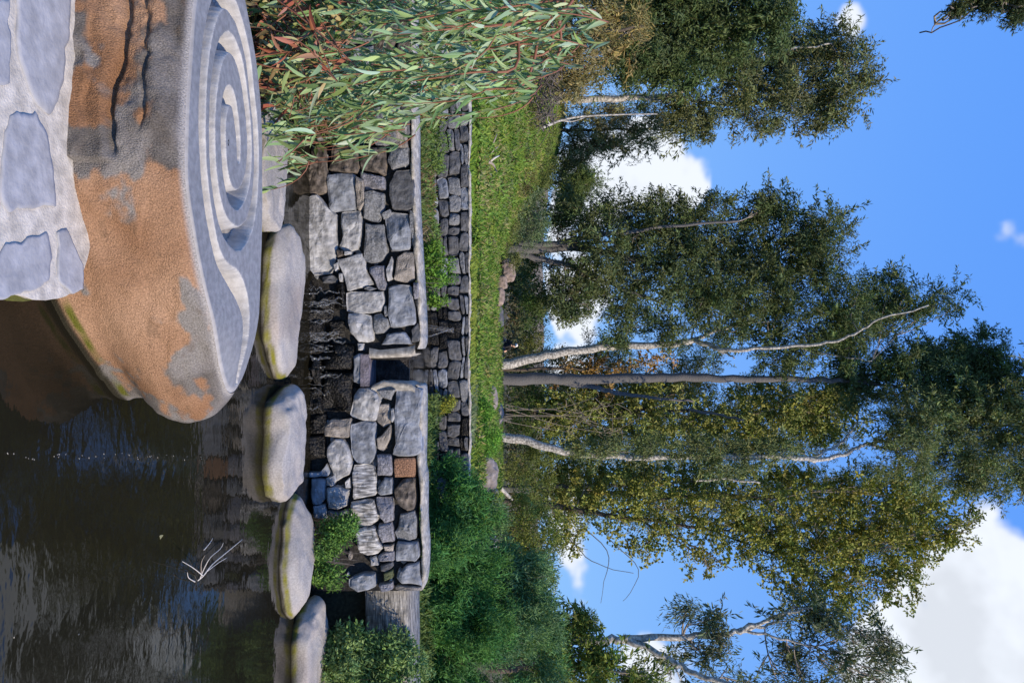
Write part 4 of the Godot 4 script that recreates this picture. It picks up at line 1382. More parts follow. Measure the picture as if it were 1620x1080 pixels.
func build_plants() -> void:
	var g := Color(0.080, 0.20, 0.06)
	bush("feathery_shrub", "bright green feathery shrub directly behind the right end of the lower wall", "feathery shrubs behind the lower wall", 10.2, [[870, 700, 110, 55], [800, 715, 55, 42], [850, 745, 60, 45], [930, 740, 75, 60], [1010, 730, 80, 70], [1090, 730, 80, 80], [960, 690, 120, 40], [790, 680, 40, 24], [860, 676, 50, 22], [940, 676, 50, 22], [1020, 678, 50, 24], [1080, 680, 40, 24]], "feather", g, 1.5, 0.03, 1.0)
	bush("feathery_shrub", "taller pale green feathery shrub rising behind the bright one, under the forked gum tree", "feathery shrubs behind the lower wall", 11.4, [[960, 800, 90, 60], [890, 800, 55, 45], [860, 770, 50, 40], [920, 845, 50, 32], [1000, 845, 70, 38], [1065, 830, 70, 60], [1120, 800, 60, 80]], "feather", Color(0.12, 0.22, 0.10), 1.5, 0.03, 1.1)
	bush("corner_shrub", "light green small leaved shrub over the concrete wall at the right edge", "", 6.95, [[1060, 560, 48, 40], [1042, 605, 40, 36], [1078, 630, 45, 42], [1090, 560, 50, 60], [1012, 556, 30, 26], [1060, 515, 50, 18]], "herb", Color(0.15, 0.24, 0.09), 2.2, -0.12, 1.0)
	bush("water_weed", "leafy green weed growing at the foot of the lower wall behind the oval boulder", "", 6.72, [[868, 520, 34, 24], [840, 545, 22, 20], [900, 530, 24, 20], [880, 560, 26, 14], [905, 505, 18, 10]], "herb", Color(0.10, 0.20, 0.05), 2.6, -0.2, 0.8, "plant")
	bush("pond_weed", "fresh green leafy plant between the two stone walls, left of the notch", "", 8.6, [[430, 690, 32, 24], [455, 695, 22, 22], [405, 682, 18, 16], [470, 680, 12, 12]], "herb", Color(0.11, 0.22, 0.04), 2.2, -0.2, 0.9, "plant")
	bush("bank_weed", "low scrubby weeds on the bank between the walls, under the hanging leaves", "", 9.4, [[270, 680, 70, 16], [340, 678, 50, 15], [200, 684, 60, 18], [380, 682, 24, 14]], "herb", Color(0.10, 0.17, 0.05), 1.0, -0.05, 1.0, "plant")
	bush("wall_sprig", "small yellow green sprig growing out of the upper wall", "", 11.85, [[638, 708, 9, 10], [645, 700, 6, 6]], "herb", Color(0.22, 0.26, 0.05), 1.6, -0.3, 0.8, "plant")
	var bw := []
	var bt := []
	while bw.size() < 5200:
		var d := rf(7.55, 11.9)
		var x := rf(-4.6, -0.25) if rng.randf() < 0.7 else rf(0.55, 4.5)
		var n := nz.get_noise_2d(x * 60.0, d * 60.0 + 90.0)
		if n < -0.25 or ground_height(x, d) < 0.57: continue
		bw.append(Transform3D(Basis(UP, rf(0, TAU)).scaled(Vector3.ONE * rf(0.6, 1.5)), Vector3(x, ground_height(x, d) + rf(0.0, 0.09), -d)))
		bt.append(tint(Color(0.10, 0.16, 0.05) if n > -0.02 or x > 0.0 else Color(0.17, 0.14, 0.075)))
	for k in 2600:
		var d := rf(2.0, 7.0)
		var x := rf(3.1, 6.5) if k % 3 else rf(-4.5, -1.75)
		if x < 0.0 and d < 4.0: continue
		bw.append(Transform3D(Basis(UP, rf(0, TAU)).scaled(Vector3.ONE * rf(0.6, 1.6)), Vector3(x, ground_height(x, d) + rf(0.0, 0.08), -d)))
		bt.append(tint(Color(0.10, 0.15, 0.05) if k % 5 else Color(0.17, 0.14, 0.075)))
	tag(scatter("bank_cover", CL.herb, bw, bt, M.leaf), "green and dry ground cover on the banks between the two stone walls", "ground cover", "", "stuff")
	# grass of the bank
	var where := []
	var tints := []
	var tf := tufts(30, 0.17, 0.085, 0.0042)
	while where.size() < 14000:
		var d := 12.35 + pow(rng.randf(), 1.8) * 36.0
		var x := rf(-0.5, 0.22) * d
		if nz.get_noise_2d(x * 22.0, d * 22.0 + 300.0) < 0.0: continue
		if absf(x - 0.2) < 0.7 and d > 30.0 and d < 38.6: continue
		if x / d > 0.01 and x / d < 0.065 and d > 14.5 and rng.randf() < 0.7: continue
		if x / d > 0.0 and d > 24.0 and rng.randf() < 0.6: continue
		var s := rf(0.7, 1.5) * (1.0 + d * 0.018) * (0.75 if absf(x / d + 0.16) < 0.05 else 1.0)
		where.append(Transform3D(Basis(UP, rf(0, TAU)).scaled(Vector3(s, s, s)), Vector3(x, ground_height(x, d) - 0.01, -d)))
		var c := Color(0.19, 0.32, 0.05).lerp(Color(0.36, 0.41, 0.10), clampf(nz.get_noise_2d(x * 12.0, d * 12.0) + 0.3, 0, 1))
		if nz.get_noise_2d(x * 16.0 + 700.0, d * 16.0) > 0.24: c = Color(0.20, 0.26, 0.15)
		tints.append(tint(c, 0.3))
	tag(scatter("grass", tf, where, tints, M.grass), "short green grass covering the bank behind the upper wall", "grass", "", "stuff")
	bw = []
	bt = []
	while bw.size() < 7000:
		var d := 12.5 + pow(rng.randf(), 1.5) * 26.0
		var x := rf(-0.46, 0.2) * d
		if nz.get_noise_2d(x * 30.0 + 50.0, d * 30.0) < -0.04: continue
		bw.append(Transform3D(Basis(UP, rf(0, TAU)).scaled(Vector3.ONE * rf(0.8, 1.6) * (1.0 + d * 0.015)), Vector3(x, ground_height(x, d) + 0.06, -d)))
		bt.append(tint([Color(0.09, 0.19, 0.035), Color(0.20, 0.31, 0.06), Color(0.27, 0.27, 0.11), Color(0.15, 0.26, 0.05)][bw.size() % 4]))
	tag(scatter("meadow_weeds", CL.herb, bw, bt, M.leaf), "low leafy weeds dotted through the grass of the bank", "ground cover", "", "stuff")
	bush("edge_scrub", "mixed scrub along the back edge of the grass left of the pinkish ledge", "", 27.0, [[300, 822, 26, 14], [385, 806, 22, 14], [410, 812, 18, 14], [270, 838, 24, 12], [360, 808, 20, 10]], "small", Color(0.135, 0.16, 0.06), 0.8, -0.02, 0.7)
	bush("bank_scrub", "sparse brownish scrub on the left of the grass bank above the dead log", "", 22.0, [[215, 830, 30, 10], [250, 838, 24, 9], [300, 832, 20, 8], [180, 842, 24, 10]], "small", Color(0.10, 0.095, 0.045), 0.7, 0.0, 0.7)
	bush("tall_grass", "tall rank grass tufts on top of the upper wall, left of the round boulder", "", 13.2, [[660, 760, 30, 18], [690, 768, 26, 20], [640, 752, 14, 10], [680, 752, 34, 10]], "herb", Color(0.12, 0.27, 0.045), 1.7, -0.25, 1.0, "plant")
	bush("rank_weeds", "green weeds beside the round boulder, right of it on the far bank", "", 13.4, [[812, 772, 26, 14], [845, 768, 18, 14], [790, 782, 10, 8]], "herb", Color(0.17, 0.26, 0.05), 1.4, -0.2, 1.0, "plant")
	bush("round_bush", "rounded grey green bush at the top of the grass bank", "", 30.0, [[345, 835, 42, 30], [325, 828, 26, 24], [368, 842, 26, 24], [350, 855, 28, 16], [345, 812, 30, 14]], "small", Color(0.128, 0.188, 0.105), 0.8, -0.2, 0.9)
	bush("hedge_bush", "low dark green bush along the top of the bank near the leaning white stick", "bushes along the bank top", 31.0, [[230, 862, 30, 14], [262, 860, 26, 18], [290, 858, 22, 20], [205, 872, 22, 14]], "small", Color(0.112, 0.150, 0.053), 0.8, -0.15, 0.9)
	bush("hedge_bush", "brownish scrub behind the grey green round bush", "bushes along the bank top", 40.0, [[300, 885, 40, 22], [265, 890, 30, 26], [340, 878, 30, 20], [240, 905, 24, 30]], "small", Color(0.180, 0.158, 0.075), 0.7, -0.1, 1.1)
	bush("understory_bush", "dark green bush below the multi-stemmed gum trees", "bushes under the tall trees", 38.0, [[440, 835, 40, 22], [410, 835, 26, 20], [470, 845, 30, 20], [500, 838, 26, 16]], "small", Color(0.075, 0.128, 0.045), 0.9, -0.15, 1.2)
	bush("understory_bush", "olive bush between the white trunk and the person", "bushes under the tall trees", 42.0, [[510, 850, 30, 22], [540, 840, 24, 18], [560, 838, 20, 20], [480, 862, 22, 16]], "small", Color(0.150, 0.180, 0.060), 0.9, -0.15, 1.2)
	bush("understory_bush", "bright green bush between the dark trunk and the white trunk", "bushes under the tall trees", 42.0, [[640, 835, 36, 26], [670, 850, 30, 30], [625, 860, 24, 24], [655, 815, 34, 14]], "small", Color(0.112, 0.180, 0.053), 1.0, -0.15, 1.2)
	bush("understory_bush", "yellow green bush right of the white trunk, behind the round boulder", "bushes under the tall trees", 40.0, [[735, 840, 30, 30], [765, 850, 30, 30], [720, 865, 26, 30], [745, 812, 30, 14]], "small", Color(0.150, 0.195, 0.060), 1.0, -0.15, 1.2)
	bush("understory_bush", "leafy yellow green thicket behind the feathery shrubs", "bushes under the tall trees", 30.0, [[830, 845, 45, 36], [880, 850, 40, 34], [800, 830, 36, 26], [860, 820, 50, 26], [920, 862, 30, 20], [850, 875, 30, 20]], "small", Color(0.188, 0.232, 0.060), 1.0, -0.12, 1.2)
	bush("understory_bush", "tall olive thicket filling the gap between the two white trunks", "bushes under the tall trees", 46.0, [[590, 860, 34, 34], [620, 880, 34, 34], [560, 870, 24, 26], [655, 885, 36, 34], [600, 900, 30, 26]], "small", Color(0.13, 0.15, 0.06), 1.0, -0.12, 1.3)
	bush("understory_bush", "tall yellow green thicket right of the long white trunk", "bushes under the tall trees", 46.0, [[700, 880, 34, 36], [740, 890, 34, 36], [775, 880, 30, 34], [715, 915, 30, 26], [800, 890, 30, 30]], "small", Color(0.18, 0.20, 0.07), 1.0, -0.10, 1.3)
	# distant woodland that reads as one mass
	where = []
	tints = []
	for k in 1500:
		var d := rf(60, 115)
		var u := rf(-260, 1340)
		var top := 852.0 + nz.get_noise_2d(u * 0.9, 5.0) * 34.0 + (18.0 if u < 300.0 else 0.0)
		if u > 495.0 and u < 565.0: top -= 22.0
		var x := rf(805, top)
		var s := rf(0.8, 1.5)
		where.append(Transform3D(Basis(UP, rf(0, TAU)).scaled(Vector3.ONE * s), W(u, x, d)))
		tints.append(tint([Color(0.12, 0.13, 0.06), Color(0.17, 0.155, 0.085), Color(0.10, 0.13, 0.065)][k % 3]))
	tag(scatter("distant_woodland", CL.far, where, tints, M.leaf), "far belt of olive and brown trees along the skyline", "woodland", "", "stuff")


# ---------------------------------------------------------------- trees
func build_trees() -> void:
	var gum := Color(0.13, 0.155, 0.075)
	var gg := "tall gum trees behind the ponds"
	tree("gum_tree", "tall slender gum tree with a pale trunk at the top of the left bank", gg, 33.0,
		[[[157, 868, 0.16], [157, 930, 0.14], [155, 1000, 0.13], [151, 1070, 0.12]], [[151, 1068, 0.10], [128, 1105, 0.08], [105, 1150, 0.07], [90, 1230, 0.05], [85, 1300, 0.03]], [[152, 1066, 0.09], [158, 1110, 0.07], [160, 1180, 0.06], [150, 1260, 0.04], [160, 1320, 0.02]]],
		[[85, 1318, 34, 36], [70, 1300, 24, 24], [110, 1335, 30, 30], [150, 1335, 44, 44], [178, 1300, 26, 36], [130, 1290, 30, 30], [120, 1240, 36, 40], [160, 1230, 44, 40], [185, 1190, 24, 30], [100, 1180, 34, 36], [150, 1150, 50, 36], [195, 1115, 18, 22], [180, 1080, 34, 28], [130, 1090, 30, 24], [90, 1245, 24, 30]],
		"bark_white", "gum", gum, 1.1, 0.0)
	tree("dark_gum_tree", "dense dark gum tree filling the upper left edge", gg, 29.0,
		[[[18, 850, 0.22], [22, 930, 0.2], [28, 1040, 0.16], [30, 1140, 0.1], [30, 1220, 0.05]], [[24, 960, 0.1], [50, 1020, 0.08], [70, 1080, 0.05]]],
		[[25, 1215, 40, 34], [60, 1195, 36, 36], [15, 1160, 50, 50], [60, 1130, 50, 44], [20, 1090, 50, 44], [85, 1085, 36, 40], [50, 1060, 50, 40], [110, 1040, 28, 40], [20, 1010, 44, 40], [75, 1000, 44, 40], [-40, 1100, 60, 80], [-40, 980, 60, 70], [105, 975, 26, 36]],
		"bark_brown", "gum", Color(0.085, 0.129, 0.057), 1.35, -0.1)
	tree("drooping_tree", "brownish tree with thin drooping foliage beside the hanging gum leaves", gg, 25.0,
		[[[60, 850, 0.1], [58, 900, 0.09], [50, 960, 0.06], [40, 1020, 0.03]]],
		[[20, 940, 34, 44], [60, 930, 36, 40], [100, 920, 30, 40], [40, 1000, 34, 36], [90, 890, 40, 26], [130, 900, 24, 34], [10, 890, 30, 30]],
		"bark_brown", "fine", Color(0.218, 0.199, 0.095), 0.9, -0.02)
	tree("wispy_tree", "thin olive tree with wispy foliage right of the slender pale gum", gg, 40.0,
		[[[208, 862, 0.1], [206, 900, 0.09], [205, 960, 0.06], [202, 1040, 0.03]], [[206, 890, 0.05], [225, 930, 0.04], [235, 980, 0.02]], [[206, 900, 0.05], [185, 940, 0.04], [178, 1000, 0.02]]],
		[[205, 1040, 24, 34], [230, 960, 18, 44], [200, 960, 26, 44], [178, 980, 22, 44], [230, 910, 24, 30], [185, 905, 28, 30], [215, 1010, 24, 34], [170, 1040, 20, 30], [245, 930, 12, 26]],
		"bark_brown", "fine", Color(0.218, 0.218, 0.104), 1.0, 0.02)
	tree("small_tree", "small dark round-topped tree on the skyline against the white cloud", "", 62.0,
		[[[290, 870, 0.12], [290, 905, 0.1], [292, 930, 0.05]]],
		[[290, 932, 20, 20], [278, 918, 18, 16], [300, 905, 16, 18], [312, 912, 14, 12], [268, 900, 22, 20], [320, 898, 14, 12]],
		"bark_brown", "gum", Color(0.104, 0.152, 0.053), 1.2, -0.1, 1.1)
	tree("many_stemmed_gum", "broad dark gum tree with several grey and white stems, left of the centre", gg, 36.0,
		[[[395, 818, 0.20], [393, 870, 0.17], [394, 930, 0.14], [408, 990, 0.12], [422, 1060, 0.09], [436, 1130, 0.06]], [[386, 822, 0.15], [386, 880, 0.13], [376, 950, 0.10], [366, 1050, 0.07], [360, 1150, 0.05]], [[403, 820, 0.15], [412, 870, 0.13], [430, 930, 0.11], [455, 980, 0.08], [480, 1050, 0.05]], [[408, 985, 0.08], [404, 1050, 0.06], [402, 1130, 0.05], [405, 1230, 0.03]], [[392, 860, 0.07], [384, 930, 0.06], [388, 1000, 0.05]]],
		[[335, 985, 28, 44], [345, 1040, 30, 36], [322, 1130, 16, 22], [342, 1090, 22, 34], [328, 1210, 18, 30], [345, 1240, 28, 40], [372, 1180, 34, 50], [375, 1090, 34, 44], [375, 1010, 36, 36], [395, 1300, 44, 38], [370, 1290, 36, 36], [430, 1280, 36, 44], [415, 1220, 40, 44], [450, 1220, 34, 50], [425, 1150, 40, 40], [410, 1090, 36, 40], [440, 1060, 36, 40], [465, 1130, 36, 44], [420, 1000, 40, 36], [455, 1000, 30, 36], [400, 950, 40, 30], [435, 925, 30, 26], [460, 940, 28, 34], [350, 930, 26, 28], [340, 890, 30, 20], [455, 885, 36, 30], [490, 910, 20, 30]],
		"bark_grey", "gum", Color(0.104, 0.141, 0.065), 1.1, -0.04)
	tree("white_gum", "gum tree with a smooth white trunk curving up behind the person", gg, 37.0,
		[[[578, 795, 0.26], [570, 832, 0.23], [557, 888, 0.20], [550, 950, 0.18], [547, 1010, 0.17], [544, 1065, 0.15], [538, 1098, 0.14]], [[537, 1096, 0.12], [546, 1118, 0.12], [553, 1136, 0.10], [551, 1180, 0.08], [546, 1250, 0.07], [538, 1292, 0.06], [522, 1322, 0.05], [505, 1345, 0.04], [490, 1400, 0.03]], [[538, 1095, 0.09], [526, 1130, 0.07], [512, 1180, 0.05], [506, 1230, 0.03]], [[552, 1134, 0.06], [560, 1148, 0.05], [566, 1158, 0.03]], [[546, 1250, 0.05], [562, 1310, 0.04], [570, 1370, 0.03]]],
		[[470, 1495, 24, 30], [482, 1450, 28, 36], [455, 1420, 26, 30], [500, 1410, 34, 34], [470, 1380, 30, 34], [520, 1360, 34, 36], [485, 1330, 40, 30], [545, 1340, 30, 40], [510, 1290, 40, 40], [555, 1290, 26, 36], [480, 1250, 40, 36], [530, 1240, 34, 36], [500, 1180, 36, 40], [565, 1235, 20, 30], [490, 1110, 30, 36], [520, 1060, 26, 34], [575, 1400, 20, 36], [530, 1150, 26, 30], [500, 1010, 26, 36], [525, 980, 20, 24]],
		"bark_white", "gum", Color(0.104, 0.148, 0.065), 1.0, 0.0)
	tree("grey_trunk_tree", "tall tree with a thick straight dark grey trunk in the middle", gg, 37.5,
		[[[600, 797, 0.30], [600, 860, 0.27], [600, 930, 0.24], [598, 1010, 0.22], [598, 1100, 0.20], [600, 1200, 0.16], [601, 1300, 0.13], [604, 1360, 0.09], [612, 1420, 0.05]], [[604, 880, 0.13], [614, 940, 0.12], [624, 985, 0.10], [632, 1040, 0.07], [640, 1110, 0.05]], [[602, 1340, 0.08], [594, 1390, 0.07], [584, 1450, 0.05], [572, 1530, 0.03]], [[648, 1090, 0.07], [655, 1130, 0.06], [662, 1170, 0.04]]],
		[[548, 1530, 20, 24], [560, 1560, 28, 30], [590, 1575, 34, 34], [575, 1510, 28, 34], [605, 1530, 34, 40], [560, 1470, 24, 26], [590, 1470, 28, 30], [615, 1590, 40, 40], [630, 1500, 30, 36], [570, 1420, 22, 30], [612, 1430, 28, 34], [620, 1360, 26, 30], [580, 1350, 20, 24]],
		"bark_grey", "gum", Color(0.095, 0.148, 0.076), 1.2, -0.02)
	tree("second_white_gum", "gum tree with the brightest long white trunk, forking high up", gg, 36.0,
		[[[688, 792, 0.22], [698, 835, 0.20], [712, 885, 0.17], [720, 940, 0.15], [723, 1010, 0.14], [723, 1100, 0.13], [722, 1190, 0.13], [723, 1250, 0.12], [728, 1290, 0.12]], [[726, 1285, 0.09], [714, 1315, 0.07], [701, 1345, 0.06], [688, 1362, 0.045], [670, 1380, 0.03], [655, 1385, 0.02]], [[728, 1290, 0.10], [722, 1330, 0.09], [710, 1360, 0.08], [704, 1380, 0.08], [700, 1420, 0.06], [700, 1470, 0.06], [690, 1510, 0.05], [682, 1560, 0.045], [677, 1625, 0.04]], [[704, 1380, 0.06], [712, 1420, 0.06], [714, 1470, 0.05], [719, 1530, 0.04], [720, 1580, 0.035], [711, 1625, 0.03]], [[760, 1100, 0.06], [757, 1150, 0.06], [762, 1200, 0.04]]],
		[[660, 1430, 34, 40], [640, 1480, 26, 34], [690, 1440, 34, 36], [720, 1430, 34, 36], [665, 1500, 34, 40], [700, 1530, 40, 44], [745, 1500, 34, 40], [735, 1560, 40, 44], [655, 1560, 34, 44], [690, 1600, 50, 44], [640, 1640, 44, 50], [600, 1680, 60, 60], [660, 1740, 70, 60], [730, 1720, 60, 60], [680, 1800, 60, 50], [745, 1620, 30, 40], [760, 1555, 20, 30], [705, 1660, 60, 40], [708, 960, 12, 44], [706, 1030, 13, 44], [708, 1100, 13, 44], [710, 1170, 13, 44], [712, 1240, 14, 44], [735, 1150, 12, 50]],
		"bark_white", "fine", Color(0.162, 0.205, 0.095), 1.3, -0.03)
	var syc := Color(0.225, 0.245, 0.07)
	tree("sycamore_tree", "broad leaved yellow green tree with dark branches right of the white trunks", "broad leaved trees", 41.0,
		[[[792, 850, 0.16], [800, 880, 0.15], [810, 930, 0.13], [820, 1000, 0.11], [828, 1060, 0.09], [836, 1120, 0.07], [842, 1200, 0.05]], [[822, 1010, 0.06], [845, 1060, 0.05], [870, 1110, 0.04], [900, 1160, 0.02]], [[815, 960, 0.06], [790, 1040, 0.06], [780, 1120, 0.05], [785, 1220, 0.04]], [[836, 1120, 0.05], [868, 1200, 0.05], [900, 1270, 0.03]]],
		[[860, 1190, 34, 40], [830, 1150, 34, 36], [795, 1130, 36, 40], [880, 1250, 40, 40], [920, 1260, 30, 36], [840, 1240, 40, 44], [795, 1220, 40, 44], [760, 1250, 24, 40], [910, 1310, 44, 44], [950, 1300, 26, 36], [870, 1330, 44, 44], [820, 1320, 44, 44], [775, 1330, 36, 44], [900, 1380, 48, 40], [945, 1370, 34, 34], [850, 1410, 44, 40], [800, 1400, 44, 44], [760, 1400, 26, 36], [870, 1450, 40, 34], [825, 1470, 40, 36], [785, 1470, 30, 34], [845, 1515, 26, 26], [825, 1540, 16, 20], [920, 1430, 30, 26],
		[870, 1090, 28, 30, 0.0, 0.6], [840, 1060, 30, 36, 0.0, 0.7], [800, 1050, 34, 40], [775, 1000, 30, 36], [830, 990, 30, 30, 0.0, 0.7], [865, 1030, 24, 26, 0.0, 0.5], [780, 930, 30, 30], [815, 920, 26, 26, 0.0, 0.7], [900, 1120, 24, 30, 0.0, 0.6], [760, 1170, 22, 40, 0.0, 0.7], [840, 900, 24, 20]],
		"bark_brown", "broad", syc, 0.72, 0.04)
	tree("sycamore_tree", "olive green broad leaved tree between the grey trunk and the long white trunk", "broad leaved trees", 42.0,
		[[[650, 800, 0.14], [652, 880, 0.12], [648, 980, 0.1], [650, 1100, 0.08], [655, 1200, 0.05]], [[650, 930, 0.06], [630, 1000, 0.05], [622, 1080, 0.03]]],
		[[640, 900, 34, 36], [675, 890, 30, 36], [650, 960, 36, 36], [620, 950, 22, 30], [685, 950, 24, 36], [650, 1020, 34, 36], [620, 1030, 20, 30], [685, 1040, 22, 40], [640, 1090, 30, 30, 0.0, 0.6], [670, 1110, 26, 34], [655, 1170, 32, 36], [630, 1200, 26, 30], [680, 1190, 24, 36], [650, 1245, 36, 30], [640, 1290, 30, 30], [680, 1280, 26, 36], [655, 1340, 36, 30], [625, 1320, 26, 26]],
		"bark_brown", "broad", Color(0.199, 0.228, 0.076), 0.8, 0.0)
	tree("turning_tree", "small tree with orange brown tinted leaves beside the thick grey trunk", "broad leaved trees", 41.0,
		[[[585, 800, 0.09], [584, 870, 0.08], [583, 930, 0.05], [580, 1000, 0.03]]],
		[[580, 960, 18, 30], [576, 1010, 16, 28], [590, 930, 20, 26], [575, 900, 22, 28], [615, 960, 16, 24], [570, 1050, 16, 24]],
		"bark_brown", "broad", Color(0.300, 0.200, 0.076), 0.35, 0.0)
	tree("sparse_thin_tree", "thin tree behind the yellow green broad leaved tree, with bare hanging twigs", "broad leaved trees", 44.0,
		[[[772, 800, 0.12], [770, 860, 0.11], [768, 940, 0.10], [766, 1040, 0.08], [760, 1140, 0.06]], [[800, 870, 0.04], [850, 900, 0.03], [890, 945, 0.02], [900, 1000, 0.015]], [[815, 900, 0.03], [870, 960, 0.025], [920, 955, 0.015], [950, 950, 0.01]], [[850, 960, 0.03], [900, 1010, 0.02], [950, 985, 0.012]], [[800, 860, 0.03], [840, 880, 0.02], [870, 930, 0.012]]],
		[[760, 880, 26, 34], [775, 940, 26, 34], [750, 940, 20, 34], [760, 1000, 24, 36], [745, 1050, 18, 36], [780, 1070, 22, 30], [755, 1110, 22, 36], [790, 880, 22, 24]],
		"bark_grey", "broad", Color(0.209, 0.237, 0.080), 0.7, 0.02)
	tree("background_gum", "gum tree standing behind the two white trunks, its crown closing the gap between them", gg, 52.0,
		[[[660, 808, 0.22], [658, 900, 0.19], [655, 1000, 0.16], [660, 1120, 0.12], [655, 1240, 0.08], [660, 1350, 0.04]]],
		[[625, 920, 40, 44], [690, 930, 36, 44], [650, 980, 44, 44], [600, 1000, 30, 44], [700, 1010, 34, 44], [640, 1060, 40, 44], [690, 1100, 36, 44], [610, 1090, 30, 40], [655, 1160, 40, 44], [620, 1230, 34, 40], [690, 1210, 30, 44], [650, 1290, 40, 44], [690, 1320, 30, 40], [620, 1340, 30, 40], [560, 960, 26, 40], [570, 1100, 22, 36]],
		"bark_grey", "gum", Color(0.12, 0.145, 0.06), 0.9, 0.0)
	tree("background_gum", "gum tree half hidden behind the yellow green broad leaved tree", gg, 54.0,
		[[[775, 810, 0.22], [778, 900, 0.19], [782, 1000, 0.16], [786, 1150, 0.12], [790, 1300, 0.07], [795, 1420, 0.04]]],
		[[750, 900, 34, 40], [790, 950, 34, 40], [745, 1010, 30, 44], [800, 1040, 30, 44], [760, 1100, 34, 44], [810, 1140, 34, 44], [770, 1190, 34, 44], [830, 1230, 40, 44], [780, 1280, 40, 44], [860, 1310, 40, 44], [800, 1360, 44, 44], [850, 1400, 40, 40], [770, 1430, 34, 44], [820, 1460, 34, 40]],
		"bark_grey", "gum", Color(0.15, 0.17, 0.06), 0.85, 0.02)
	tree("forked_gum", "airy gum tree with a pale trunk forked in two at the right edge", gg, 25.0,
		[[[1012, 830, 0.15], [1011, 900, 0.14], [1012, 960, 0.13], [1010, 1000, 0.12], [1006, 1080, 0.10], [1003, 1130, 0.09], [996, 1170, 0.08], [982, 1210, 0.06], [970, 1240, 0.05], [963, 1290, 0.03]], [[1012, 985, 0.11], [1022, 1030, 0.10], [1036, 1065, 0.09], [1047, 1095, 0.08], [1052, 1140, 0.07], [1060, 1190, 0.06], [1066, 1250, 0.05], [1058, 1290, 0.04], [1045, 1330, 0.03]], [[997, 1168, 0.06], [1000, 1210, 0.05], [996, 1245, 0.04], [988, 1270, 0.03]], [[999, 1175, 0.05], [1004, 1220, 0.04], [1014, 1270, 0.03]], [[1047, 1066, 0.03], [1062, 1072, 0.025], [1080, 1080, 0.02]]],
		[[972, 1100, 16, 26, 0.0, 1.3], [964, 1085, 10, 14], [985, 1125, 10, 12], [1030, 1110, 22, 34], [1020, 1140, 20, 20], [1072, 1060, 24, 34], [1070, 1150, 24, 34], [970, 1270, 24, 36], [985, 1310, 24, 36], [1010, 1310, 26, 34], [1035, 1250, 14, 18], [1030, 1300, 28, 34], [1060, 1330, 28, 34], [1045, 1380, 34, 36], [1080, 1400, 30, 40], [1010, 1360, 26, 30], [1075, 1270, 20, 30], [980, 1230, 14, 20], [1020, 1395, 20, 24], [1110, 1250, 40, 60], [1110, 1120, 40, 50]],
		"bark_white", "fine", Color(0.133, 0.162, 0.095), 0.62, 0.05)
	tree("glossy_tree", "dense yellow green leafy tree at the foot of the forked gum, right edge", "broad leaved trees", 22.0,
		[[[1060, 790, 0.1], [1055, 860, 0.08], [1050, 940, 0.05]]],
		[[1050, 890, 34, 30], [1020, 900, 26, 30], [1075, 880, 30, 36], [1060, 940, 30, 34], [1035, 950, 22, 24], [1080, 990, 24, 40], [995, 900, 18, 20], [985, 930, 12, 20], [1010, 865, 26, 16], [1060, 1000, 16, 24]],
		"bark_brown", "small", Color(0.162, 0.209, 0.053), 2.2, 0.0)
	tree("overhead_gum_branch", "dark leafy gum branch tip in the top left corner of the sky", "", 13.0,
		[[[-420, 800, 0.22], [-420, 1200, 0.18], [-330, 1500, 0.12], [-150, 1620, 0.06], [-30, 1600, 0.03], [10, 1580, 0.012]], [[-40, 1600, 0.02], [15, 1540, 0.012], [22, 1500, 0.006]]],
		[[12, 1590, 22, 34], [0, 1545, 20, 24], [14, 1515, 8, 10], [20, 1612, 18, 20], [-40, 1600, 44, 60], [-120, 1640, 70, 60], [-250, 1560, 110, 90]],
		"bark_brown", "small", Color(0.067, 0.095, 0.048), 3.5, -0.02, 0.36)


